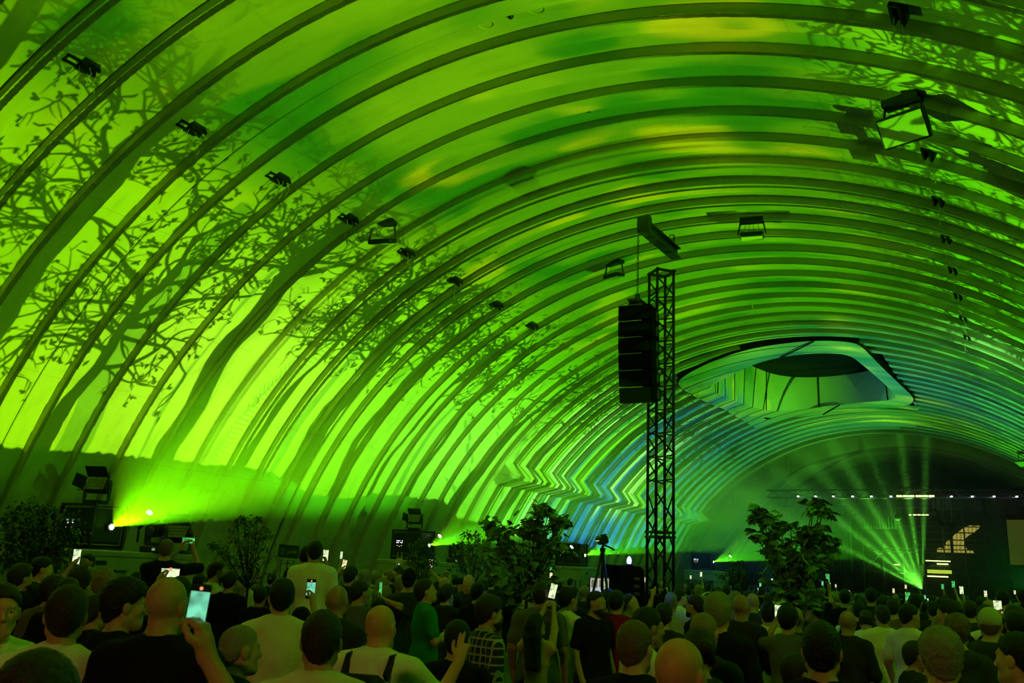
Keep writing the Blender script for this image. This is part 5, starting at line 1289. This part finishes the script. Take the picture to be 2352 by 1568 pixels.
def eyes_for(b, root, q):
    for s in (-1, 1):
        w_ = G().lathe([(.002, -.0105), (.008, -.008), (.0115, 0), (.008, .008), (.002, .0105)], b.H(s*.0325, .0775, .004), 10).ob('eye', EYEW, root)
        G().lathe([(.0055, 0), (.004, .002), (.0005, .0026)], b.H(s*.0325, .0875, .004), 10, b.Rh@rx(-PI/2)).ob('iris', IRIS, w_)
PEOPLE = [(o.location.x, o.location.y, .32) for o in COL.objects if o.name.split('.')[0] in ('maple_tree', 'shrub')]+[(foot[0], foot[1], .45)]+[(at(1432, 1375, FD)[0]+a_, at(1432, 1375, FD)[1], .32) for a_ in (-.2, .2)]; PLAB = []
BODYC = {}
def ik(sh, tgt, l1, l2, side):
    d = tgt-sh; L = np.linalg.norm(d); d = d/L; L = min(L, (l1+l2)*.995); a = (l1*l1-l2*l2+L*L)/(2*L); h = math.sqrt(max(0, l1*l1-a*a))
    pole = np.array([side*.75, -.15, -1.0]); pole -= d*(pole@d); pole /= np.linalg.norm(pole)
    return sh+d*a+pole*h, sh+d*L
def person(u, v, d, face, label, pose='stand', hair='short', hc='black', skin='tan', top='charcoal', sleeve='short', collar=None, beard=False, hy=0.0, hp=0.0, bulk=1.0, belly=0.0, fem=False, phone=None, res=None, hem=.86, glasses=False, legs='trouser', group=None, cat='person', name='person', loose=.016, bare=False, tall=None):
    for dl in [0, .1, -.1, .2, -.2, .3, -.3, .4, .5, .6, .7, .8, .9, -.4, -.5, 1.0, 1.1, 1.2, 1.3, -.6, -.7]:
        p = at(u, v, d+dl); z_ = float(p[2])/1.79
        if dl and not tall and not (.84 < z_ < 1.12): continue
        if all((p[0]-a_)**2+(p[1]-b_)**2 > (r_+.14)**2 for a_, b_, r_ in PEOPLE): break
    else: dl = 0; p = at(u, v, d)
    d = d+dl; ztop = float(p[2]); a = math.atan2(p[0]-EYE[0], p[1]-EYE[1]); rot = -(a+math.radians(face))
    hh = {'full': .03, 'curly': .035, 'quiff': .02, 'cap': .015, 'short': .012, 'long': .018, 'bun': .012}.get(hair, .0)
    sc = (ztop-.0)/(1.778+hh); lift = 0.0
    if tall: sc = tall; lift = ztop-(1.778+hh)*sc
    elif sc > 1.13: sc = 1.03; lift = ztop-(1.778+hh)*sc
    sc = max(sc, .80)
    if res is None: res = min(.018, max(.0075, .0016*d))
    bv = min(.040, max(.017, res*2.3))
    root = thing(name, label, cat, (p[0], p[1], lift), rot, group); root.scale = (sc,)*3
    P = [list(POSES[pose][0]), list(POSES[pose][1])]
    if phone:
        pu, pv, pd = phone['at']; pd += dl; PQ = at(pu, pv, pd); loc = rz(-rot)@np.array([PQ[0]-p[0], PQ[1]-p[1], 0]); loc = np.array([loc[0], loc[1], PQ[2]-lift])/sc
        land = phone.get('land', False)
        for sd in phone.get('hands', 'R'):
            i = 0 if sd == 'R' else 1; s_ = (1, -1)[i]; w_ = loc+np.array([s_*(.075 if land else .030), -.035, -.115 if not land else -.095])
            sh = np.array([s_*SHOULDER[0]*bulk*(.92 if fem else 1), SHOULDER[1], SHOULDER[2]]); e, w_ = ik(sh, w_, .29, .265, s_); P[i] = [tuple(e), tuple(w_), 'grip']
    b = Body(tuple(map(tuple, P)), hy, hp, bulk, belly, fem); seed = len(PEOPLE)*3+1
    link('body', b.skin('body', SKIN[skin], res, bv, min(.0075, max(.006, res)) if d < 7.5 else None), root)
    me = b.hair('hair', HAIR[hc] if hair != 'cap' else CLOTH['black' if hc == 'black' else 'sage'], hair, max(.0065, res), seed)
    if me: link('cap' if hair == 'cap' else 'hair', me, root)
    if hair == 'cap': link('hair', b.hair('hair', HAIR[hc], 'crop', max(.0065, res), seed), root)
    if beard: link('beard', b.beard('beard', HAIR[hc], max(.0065, res)), root)
    if not bare: link('shirt' if collar not in ('jacket', 'hood') else ('jacket' if collar == 'jacket' else 'hoodie'), b.top('top', CLOTH[top], sleeve, max(.016, bv*.85), hem, collar, loose, seed), root)
    link('trousers', b.trousers('trousers', CLOTH[legs], max(.022, bv)), root)
    if d < 7:
        for q in (-1, 1): link('shoe', b.shoe('shoe', SHOEM, q, .02), root)
    if abs(face) > 55 and d < 9 or glasses: eyes_for(b, root, 1)
    if glasses:
        g_ = G()
        for s_ in (-1, 1):
            c = [b.H(s_*(.0335+.024*math.cos(t)), .108, .004+.018*math.sin(t)) for t in np.linspace(0, 2*PI, 11)]; g_.tube(c, .0022, 4, cap=False); g_.tube([b.H(s_*.058, .106, .008), b.H(s_*.079, .02, .006)], .0022, 4)
        g_.tube([b.H(-.010, .110, .008), b.H(.010, .110, .008)], .0022, 4); g_.ob('glasses', SPEC, root)
    if lift > .06:
        r_ = thing('riser_box', 'black step box under '+phone_owner(label), 'box', (p[0], p[1], 0), rot); h = lift-.005
        G().box((0, 0, h/2), (.62, .5, h), bev=.015).ob('carcass', MATTE, r_); G().box((0, -.252, h*.6), (.16, .006, .05)).ob('handle', STEEL, r_)
    PEOPLE.append((p[0], p[1], .25)); PLAB.append((label, d, ztop, sc, lift))
    if phone:
        r_ = thing('phone', phone['label'], 'phone', PQ); pw, ph = phone.get('size', (.074, .155))
        ax = PQ-EYE; az = -math.atan2(ax[0], ax[1]); el = math.atan2(ax[2], math.hypot(ax[0], ax[1]))
        if land: pw, ph = ph, pw
        r_.rotation_euler = (el+phone.get('pitch', 0), phone.get('tilt', 0), az+phone.get('yaw', 0))
        G().box((0, 0, 0), (pw, .009, ph), bev=.004).ob('case', BLACK, r_)
        s_ = G().box((0, -.0052, phone.get('dy', 0)), (pw*.93, .0015, ph*(.66 if phone.get('bars') else .93))).ob('screen', SCR[phone.get('scr', 'teal')], r_)
        if phone.get('rec'): G().lathe([(.001, -.001), (pw*.09, -.001), (pw*.09, .001), (.001, .001)], (0, -.0062, ph*.40), 10, rx(PI/2)).ob('record_mark', REC, r_)
    return root
def phone_owner(l): return 'the '+' '.join(l.split(',')[0].split()[:11])
def ph(u, v, d, label, hands='R', scr='teal', **k): return dict(at=(u, v, d), label=label, hands=hands, scr=scr, **k)

# near the lens
person(98, 1487, 1.75, 8, 'blurred dark-haired head closest to the lens, bottom left corner', hair='short', hc='brown', skin='tan', top='charcoal', res=.0075, hp=.1)
person(10, 1338, 4.3, 158, 'man in a white open-collared shirt facing the camera at the left edge', hair='short', hc='brown', skin='ruddy', top='white', collar='shirt', sleeve='long', hy=-.25)
person(162, 1342, 3.9, 6, 'dark-haired man in a white shirt, back turned, beside the left edge', hair='short', hc='brown', skin='tan', top='white', collar='shirt', sleeve='long', bulk=1.03)
person(290, 1323, 4.7, 74, 'man in a black hoodie in sharp profile facing right, dark quiff', hair='full', hc='black', skin='tan', top='black', collar='hood', sleeve='long', hy=-.12)
person(390, 1324, 3.9, 16, 'shaven-headed man in a dark jacket with pale collar and glasses', hair='bald', skin='tan', top='black', collar='jacket', sleeve='long', hy=-.3, glasses=True, bulk=1.12)
person(545, 1590, 2.35, 4, 'person below the frame edge whose raised arm holds up the nearest phone', hair='short', hc='black', skin='tan', top='charcoal', sleeve='elbow', phone=ph(455, 1392, 2.5, 'nearest phone, teal picture glowing and out of focus', 'R', 'teal', rec=True, bars=True, tilt=.06, size=(.056, .122)), res=.0072)
person(551, 1436, 4.1, 66, 'balding man with cropped grey hair in profile behind the raised forearm', hair='buzz', hc='grey', skin='tan', top='charcoal', sleeve='long', collar='jacket')
person(222, 1364, 6.1, 58, 'short-haired man in dark clothes between the white shirt and the hoodie', hair='short', hc='brown', skin='tan', top='black', sleeve='long')
person(56, 1291, 8.6, 62, 'bearded man in black gazing right, at far left under the shrub', hair='full', hc='brown', skin='tan', top='black', beard=True, hp=.15)
person(97, 1277, 9.4, 84, 'person clapping raised hands beside the big shrub', pose='clap', hair='short', hc='black', skin='fair', top='charcoal', sleeve='long', phone=None)
person(186, 1300, 8.6, 12, 'curly-haired person holding a bright little phone above the head', hair='curly', hc='brown', skin='tan', top='sage', phone=ph(176, 1278, 8.9, 'bright little phone held above the curly head at left', 'L', 'white'))
person(206, 1270, 14.0, -140, 'man with dark cap-like hair looking down, in front of the nearest platform', hair='short', hc='black', skin='olive', top='charcoal')
person(243, 1304, 8.4, 14, 'woman with a blonde curly bob and white collar', hair='curly', hc='fair', skin='fair', top='white', sleeve='long', collar='shirt', fem=True)
person(385, 1237, 10.4, 10, 'man in a black tee standing high and filming with both arms raised', hair='buzz', hc='sandy', skin='tan', top='black', sleeve='elbow', bulk=1.06, tall=1.0, phone=ph(433, 1241, 10.75, 'phone showing bright green, held high by the man in black', 'RL', 'green', land=True))
person(340, 1301, 12.0, 2, 'short dark-haired person behind the man filming in black', hair='short', hc='black', skin='olive', top='black')
person(459, 1315, 12.2, 30, 'small dark head right of the raised filmer', hair='short', hc='black', skin='olive', top='charcoal')
person(497, 1288, 11.6, 66, 'slim man in a pale green tee in profile beside the airy shrub', hair='short', hc='brown', skin='fair', top='white', beard=True)
person(531, 1309, 10.6, 28, 'man in a loose black tee beside the airy shrub', hair='short', hc='black', skin='olive', top='black', bulk=1.04)
person(416, 1322, 7.0, 6, 'dark-capped person hidden behind the shaven head, holding a phone', hair='short', hc='black', skin='tan', top='black', phone=ph(391, 1315, 7.4, 'green phone screen glowing just above the shaven head', 'L', 'white', land=True, rec=True))
person(652, 1326, 6.1, 2, 'man in a pale long-sleeved sweater, dark hair, arms at his sides', hair='short', hc='black', skin='fair', top='cream', sleeve='long', bulk=1.05, loose=.022)
person(726, 1240, 10.2, 4, 'tall man in a plain white tee standing above the crowd', hair='short', hc='black', skin='tan', top='white', sleeve='short', tall=1.03, bulk=1.06, loose=.024, hem=.80)
person(704, 1252, 11.6, 14, 'person half hidden behind the man in the white tee, filming', hair='short', hc='black', skin='olive', top='black', tall=1.0, phone=ph(748, 1275, 11.9, 'phone lit white at the shoulder of the white-tee man', 'R', 'white', rec=True))
person(694, 1392, 6.8, 0, 'person in a black cap filming with an upright phone', hair='cap', hc='black', skin='tan', top='black', phone=ph(714, 1352, 7.2, 'upright phone with a teal picture and red dot, centre left', 'R', 'teal', rec=True, bars=True))
person(776, 1343, 6.7, 22, 'shaven man in a dark jacket between white tee and backpack', hair='bald', skin='olive', top='charcoal', collar='jacket', sleeve='long')
person(828, 1331, 9.2, 24, 'man in a grey-green tee with dark hair, head turned right', hair='short', hc='brown', skin='tan', top='grey', hy=-.5)
person(744, 1400, 3.7, 6, 'dark cropped head above a pale shirt collar, bottom centre left', hair='short', hc='brown', skin='tan', top='cream', collar='shirt', sleeve='long', bulk=1.05)
back = person(876, 1388, 4.8, 20, 'big bald man in a light tee with backpack, hand raised in a V sign', pose='peace', hair='bald', skin='ruddy', top='white', sleeve='elbow', bulk=1.16, hy=-.15, loose=.024)
person(941, 1304, 10.7, 6, 'man in a grey hoodie and dark cap worn backwards', hair='cap', hc='black', skin='tan', top='hood', collar='hood', sleeve='long', bulk=1.06)
person(984, 1326, 9.3, 78, 'man in a green polo with folded arms looking up to the right', pose='crossed', hair='short', hc='brown', skin='fair', top='green', collar='shirt', hp=.3, bulk=1.06)
person(1022, 1324, 13.0, 18, 'shaven man in black behind the green polo', hair='bald', skin='tan', top='black', sleeve='long', bulk=1.06)
person(1061, 1326, 14.6, 150, 'man in a light shirt turned back to his neighbour', hair='cap', hc='black', skin='tan', top='white')
person(1078, 1318, 13.6, 200, 'broad shaven man in a dark jacket talking, seen from the front', hair='bald', skin='ruddy', top='charcoal', collar='jacket', sleeve='long', bulk=1.12)
person(893, 1307, 16.5, -70, 'man with a grey beard looking left in mid crowd', hair='short', hc='grey', skin='fair', top='charcoal', beard=True)
person(917, 1301, 16.2, -110, 'man in sunglasses facing left below the router', hair='short', hc='black', skin='tan', top='black', glasses=True, beard=True)
person(863, 1309, 14.5, 10, 'older man with short grey hair, back turned, centre left', hair='short', hc='grey', skin='fair', top='charcoal')
person(838, 1305, 14.2, 14, 'grey-haired man beside the other grey head, centre left', hair='full', hc='grey', skin='fair', top='sage')
person(977, 1314, 15.4, 40, 'man reaching up his wrist with a tiny phone below the small bush', hair='crop', hc='sandy', skin='fair', top='charcoal', phone=ph(989, 1294, 15.6, 'tiny phone lifted below the small bush', 'R', 'warm'))
person(871, 1372, 9.6, 20, 'dark figure with one hand lifted holding a dark phone', hair='short', hc='black', skin='tan', top='black', phone=ph(873, 1352, 9.7, 'dark phone seen edge-on in a lifted hand', 'R', 'green', yaw=1.1))
person(812, 1299, 14.0, 30, 'man in a pale cap behind the bright square phone', hair='cap', hc='sandy', skin='tan', top='charcoal', phone=ph(791, 1296, 14.2, 'bright warm square of a phone right of the white tee', 'L', 'warm', tilt=.15, yaw=-.3))
person(1052, 1422, 5.4, 18, 'dark-haired man in black, back turned, before the plaid shirt', hair='short', hc='black', skin='tan', top='black', sleeve='long', bulk=1.04)
person(1122, 1363, 6.8, 62, 'bearded man in a plaid flannel shirt in profile', hair='full', hc='brown', skin='tan', top='plaid', collar='shirt', sleeve='elbow', beard=True, bulk=1.06)
person(1242, 1337, 8.8, 12, 'balding man in a grey-green tee behind the dancing woman', hair='crop', hc='brown', skin='olive', top='grey', bulk=1.08)
person(1236, 1404, 8.3, 14, 'woman with long dark hair, bare back, both arms up with a phone', hair='long', hc='black', skin='tan', top='white', fem=True, bare=True, hy=-.5, hp=.25, legs='shorts', phone=ph(1270, 1357, 8.75, 'tall white-lit phone held up by the long-haired woman', 'RL', 'white', rec=True, tilt=.22, size=(.070, .150)))
person(1368, 1357, 9.2, 132, 'smiling bearded man in a black tee turned towards the camera', hair='crop', hc='brown', skin='tan', top='black', beard=True, bulk=1.08, hy=.15)
person(1304, 1346, 9.4, 52, 'dark-haired man in a loose white shirt looking right', hair='quiff', hc='black', skin='tan', top='white', collar='shirt', sleeve='long', loose=.028, hem=.78)
person(1416, 1354, 9.6, 14, 'man in a red polo shirt, dark hair, back turned', hair='short', hc='black', skin='tan', top='red', collar='shirt', bulk=1.05)
person(1444, 1364, 10.2, 80, 'person in a pale top in profile with one open hand raised', pose='wave', hair='fringe', hc='brown', skin='fair', top='sage', hy=-.1)
person(1396, 1350, 9.8, 0, 'dark-haired head right of the lit monitor', hair='full', hc='black', skin='tan', top='black')
person(1541, 1360, 11.4, 4, 'bald man in a fine-checked shirt at the foot of the tower', hair='crop', hc='grey', skin='olive', top='check', collar='shirt', bulk=1.08)
person(1484, 1393, 5.7, 62, 'dark-haired man in a white shirt facing right, lower centre', hair='short', hc='black', skin='olive', top='white', collar='shirt', sleeve='long')
person(1458, 1424, 4.3, 14, 'fair crew-cut man in a black jacket, back turned', hair='short', hc='sandy', skin='fair', top='black', collar='jacket', sleeve='long', hy=-.2)
person(1560, 1463, 2.95, 16, 'shiny bald head close by in warm light, bottom centre right', hair='bald', skin='ruddy', top='charcoal', sleeve='long', res=.0072, hy=-.2)
person(1598, 1365, 10.2, -64, 'bearded man in profile facing left near the tower foot', hair='short', hc='brown', skin='tan', top='black', beard=True)
person(1648, 1358, 6.4, 6, 'grey-haired man in a dark suit with a white collar', hair='full', hc='grey', skin='ruddy', top='black', collar='jacket', sleeve='long', bulk=1.08)
person(1615, 1408, 5.5, 20, 'balding man with a pale crown beside the dark suit', hair='crop', hc='fair', skin='fair', top='charcoal')
person(1606, 1440, 4.5, -18, 'woman with a dark bun, back turned, lower right of centre', hair='bun', hc='brown', skin='tan', top='hood', fem=True, sleeve='long')
person(1728, 1361, 11.8, 14, 'bald man in a dark green shirt right of the suit', hair='bald', skin='tan', top='hood')
person(1764, 1380, 9.2, 8, 'man in a ribbed cream sweater, sleeves pushed up', pose='front', hair='short', hc='black', skin='tan', top='cream', sleeve='rolled', bulk=1.06)
person(1808, 1386, 8.2, 10, 'man in a grey tee holding a bright phone low at left', hair='full', hc='black', skin='tan', top='grey', phone=ph(1791, 1403, 8.6, 'square bright phone beside the cream sweater', 'L', 'white', size=(.10, .12)))
person(1871, 1373, 10.3, -72, 'man in glasses and white shirt, profile facing left', hair='full', hc='brown', skin='tan', top='white', glasses=True)
person(1884, 1425, 4.0, 6, 'dark close-cropped head and black top, bottom right', hair='short', hc='black', skin='tan', top='black', sleeve='long', bulk=1.06)
person(1828, 1498, 5.0, 60, 'low dark head in profile below the cream sweater', hair='short', hc='brown', skin='olive', top='charcoal')
person(1987, 1400, 10.8, 4, 'woman in a pale fitted tee with tied dark hair, right of the maple', hair='bun', hc='brown', skin='tan', top='white', fem=True, bulk=1.08)
person(2050, 1373, 12.0, 8, 'man in a rust-brown top, back turned', hair='short', hc='brown', skin='tan', top='rust', sleeve='long', bulk=1.04)
person(2086, 1385, 9.4, 32, 'man in a white polo turned to the right', hair='short', hc='black', skin='tan', top='white', collar='shirt', hy=-.4)
person(2142, 1379, 12.6, 0, 'man with a dark buzz cut right of the white polo', hair='short', hc='black', skin='olive', top='charcoal')
person(2182, 1374, 8.0, -58, 'dark-haired man in profile facing left, in black', hair='quiff', hc='black', skin='tan', top='black', hy=.2)
person(2155, 1436, 4.05, 10, 'older man with wavy grey hair and a light shirt, lower right', hair='full', hc='grey', skin='fair', top='sage', collar='shirt', bulk=1.1, hy=.25)
person(2197, 1406, 7.0, -6, 'woman with fair bobbed hair and hooded top', hair='full', hc='sandy', skin='fair', top='hood', collar='hood', fem=True, sleeve='long')
person(2227, 1378, 11.4, 6, 'man with short dark hair and black tee left of the capped hoodie', hair='short', hc='brown', skin='tan', top='black')
person(2271, 1393, 7.0, 8, 'man in a flat cap and dark hoodie', hair='cap', hc='sandy', skin='tan', top='hood', collar='hood', sleeve='long', bulk=1.06)
person(2330, 1400, 8.0, -6, 'person raising both forearms to a white phone at the right edge', hair='short', hc='black', skin='tan', top='black', sleeve='long', phone=ph(2292, 1397, 8.4, 'white phone screen near the right edge', 'RL', 'white'))
person(2341, 1450, 4.3, -62, 'dark-haired man in a tan top cut by the right edge', hair='short', hc='black', skin='fair', top='tan', collar='shirt', sleeve='long')
person(1958, 1389, 12.0, 14, 'person in a light shirt beside the tied dark hair', hair='crop', hc='fair', skin='fair', top='white', collar='shirt')
person(1972, 1379, 11.6, 8, 'dark-haired person behind the light shirt, right of the maple', hair='short', hc='black', skin='tan', top='black')
person(2098, 1470, 7.0, 70, 'person pointing a finger between the pale tee and the grey hair', pose='point', hair='short', hc='brown', skin='tan', top='charcoal')
person(1940, 1352, 14.0, 4, 'dark-haired person under the right side of the maple', hair='short', hc='black', skin='tan', top='black')
person(2000, 1349, 14.4, 2, 'tall dark-haired man among the middle rows right of the maple', hair='short', hc='black', skin='olive', top='charcoal')
person(2100, 1362, 13.0, 6, 'person whose small green phone shines in the right middle rows', hair='short', hc='black', skin='tan', top='charcoal', phone=ph(2085, 1371, 13.3, 'small green phone shining in the right middle rows', 'L', 'green'))
person(2301, 1352, 12.0, -10, 'person in a bright green top raised above the row at far right', hair='short', hc='black', skin='tan', top='white', tall=1.0)
person(1698, 1372, 11.0, -20, 'person in a red and white top by the bald man in dark green', hair='short', hc='brown', skin='fair', top='red')
person(1560, 1350, 13.4, 60, 'person with white clothing behind the tower foot', hair='short', hc='brown', skin='fair', top='white')
person(1240, 1327, 13.0, 10, 'fair-haired head under the big maple', hair='crop', hc='fair', skin='fair', top='sage')
person(1262, 1332, 10.4, 6, 'dark-haired head beneath the maple, left of the white shirt', hair='full', hc='black', skin='tan', top='black')
person(1110, 1330, 13.2, 12, 'dark head between the plaid shirt and the talking men', hair='short', hc='black', skin='olive', top='black')
person(600, 1345, 10.4, 20, 'dark seated-looking figure under the airy shrub', hair='short', hc='black', skin='olive', top='black')
person(160, 1325, 7.2, 20, 'dark-haired figure in a dark top before the curly-haired filmer', hair='short', hc='brown', skin='tan', top='black')
person(125, 1318, 7.4, 40, 'shaggy-haired figure at left in an olive jacket', hair='full', hc='brown', skin='tan', top='khaki', collar='jacket', sleeve='long')
# backpack worn by the bald man
bk = back; B0 = Matrix.Translation(bk.location) @ Matrix.Rotation(bk.rotation_euler.z, 4, 'Z') @ Matrix.Diagonal((*bk.scale, 1))
root = thing('backpack', 'black backpack with padded straps on the bald man in the light tee', 'backpack', B0 @ Vector((0, -.17, 1.02)), bk.rotation_euler.z); root.scale = bk.scale
BPM = mat('black nylon', (.012, .012, .013), .6, .25, bump=(60, .2))
G().box((0, -.06, .18), (.34, .17, .46), taper=(.82, .8), bev=.05).ob('bag', BPM, root); G().box((0, -.16, .08), (.26, .06, .22), bev=.02).ob('pocket', BPM, root)
for s_ in (-1, 1):
    pts = [(s_*.12, .0, .40), (s_*.125, .06, .475), (s_*.13, .16, .485), (s_*.135, .27, .42), (s_*.14, .315, .28), (s_*.15, .27, .10), (s_*.16, .10, .02), (s_*.13, .0, .0)]
    k = G()
    for i in range(len(pts)-1):
        a_, b_ = np.array(pts[i]), np.array(pts[i+1]); k.box((a_+b_)/2, (np.linalg.norm(b_-a_)+.02, .055, .018), aim_rot(b_-a_, (s_*1.0, .05, .1)))
    k.ob('strap', BPM, root)
print('near crowd', len(PEOPLE), round(time.time()-T0, 1))

# the packed rows beyond: a few builds, copied person by person with their parts
protos = []
kinds = [('stand', 'short', 'black', 'black', 'short', False, 'listener in a dark tee in the far rows'), ('stand', 'full', 'brown', 'charcoal', 'long', False, 'listener with thick brown hair and dark sleeves in the far rows'), ('stand', 'crop', 'grey', 'grey', 'short', False, 'grey-cropped listener in a grey tee in the far rows'),
         ('stand', 'short', 'brown', 'white', 'short', False, 'listener in a pale tee in the far rows'), ('front', 'bald', 'black', 'charcoal', 'long', False, 'shaven listener in dark sleeves in the far rows'), ('stand', 'long', 'fair', 'sage', 'long', True, 'long fair-haired listener in the far rows'),
         ('phone2', 'short', 'black', 'charcoal', 'short', False, 'listener filming with both hands in the far rows'), ('high1', 'short', 'brown', 'black', 'short', False, 'listener with one arm thrust up in the far rows')]
for k, (pose, hr, hc, tp, sl, fem, lab) in enumerate(kinds):
    b = Body(pose, 0, .05, 1.0, 0, fem); r_ = thing('person', lab, 'person', (0, -200, 0), 0, lab.replace('listener', 'listeners') if False else 'far rows: '+lab.replace(' in the far rows', ''))
    link('body', b.skin('body', SKIN[('tan', 'fair', 'fair', 'tan', 'olive', 'fair', 'tan', 'tan')[k]], .016, .034), r_)
    me = b.hair('hair', HAIR[hc], hr, .016, k)
    if me: link('hair', me, r_)
    link('shirt', b.top('top', CLOTH[tp], sl, .026, .86), r_); link('trousers', b.trousers('trousers', CLOTH['trouser'], .035), r_)
    protos.append(r_)
g = random.Random(21); used = [0]*8; placed = 0; FARPH = []
pcase, pscr = G().box((0, 0, 0), (.075, .009, .155), bev=.004).mesh('case', BLACK), {k: G().box((0, -.0055, 0), (.069, .002, .146)).mesh('screen', SCR[k]) for k in SCR}
tries = 0
while placed < 215 and tries < 9000:
    tries += 1
    y = 8.5+37.5*(g.random()**1.15); u = g.uniform(20, 2340); dd = y  # a spot on the floor seen through this column
    q = at_y(u, 1330, y); x = q[0]
    if not (-7.0+max(0, 6-y)*.2 < x < 7.2): continue
    if math.hypot(x-foot[0], y-foot[1]) < .9 or math.hypot(x-2.2, y-10.6) < 1.5 or (abs(x-at(1432, 1375, FD)[0]) < .9 and abs(y-at(1432, 1375, FD)[1]) < .9): continue
    if x < -6.2 and any(abs(y-L[1]-.5) < 2.0 for L in PROJ_L): continue
    if any((x-a_)**2+(y-b_)**2 < (.27+r_)**2 for a_, b_, r_ in PEOPLE): continue
    k = g.choice((0, 0, 1, 2, 3, 3, 4, 5, 6, 7)) if y > 13 else g.choice((0, 1, 2, 3, 4, 5))
    sc = g.uniform(.93, 1.06)*(.95 if k == 5 else 1); rot = math.atan2(x+0.5, 57-y)*.7+g.uniform(-.35, .35)
    if used[k] == 0: o = protos[k]; o.location = (x, y, 0); o.rotation_euler.z = rot
    else: o = copy_tree(protos[k], None, (x, y, 0), rot)
    o.scale = (sc,)*3; used[k] += 1; placed += 1; PEOPLE.append((x, y, .24))
    if k in (6, 7):
        off = {6: (0, .42, 1.72), 7: (.20, .27, 2.02)}[k]; w_ = Matrix.Rotation(rot, 3, 'Z') @ Vector(off)*sc
        FARPH.append((x+w_[0], y+w_[1], w_[2], rot))
print('far', placed, tries, used)
for k, (x, y, z, rot) in enumerate(FARPH):
    r_ = thing('phone', 'tiny lit phone raised in the far rows', 'phone', (x, y, z), rot, 'phones raised in the far rows'); link('case', pcase, r_); link('screen', pscr[('white', 'teal', 'warm', 'green')[k % 4]], r_)
for k in range(8):
    if used[k] == 0: protos[k].location = (-3+k*.6, 56, 0)
print('crowd', round(time.time()-T0, 1))
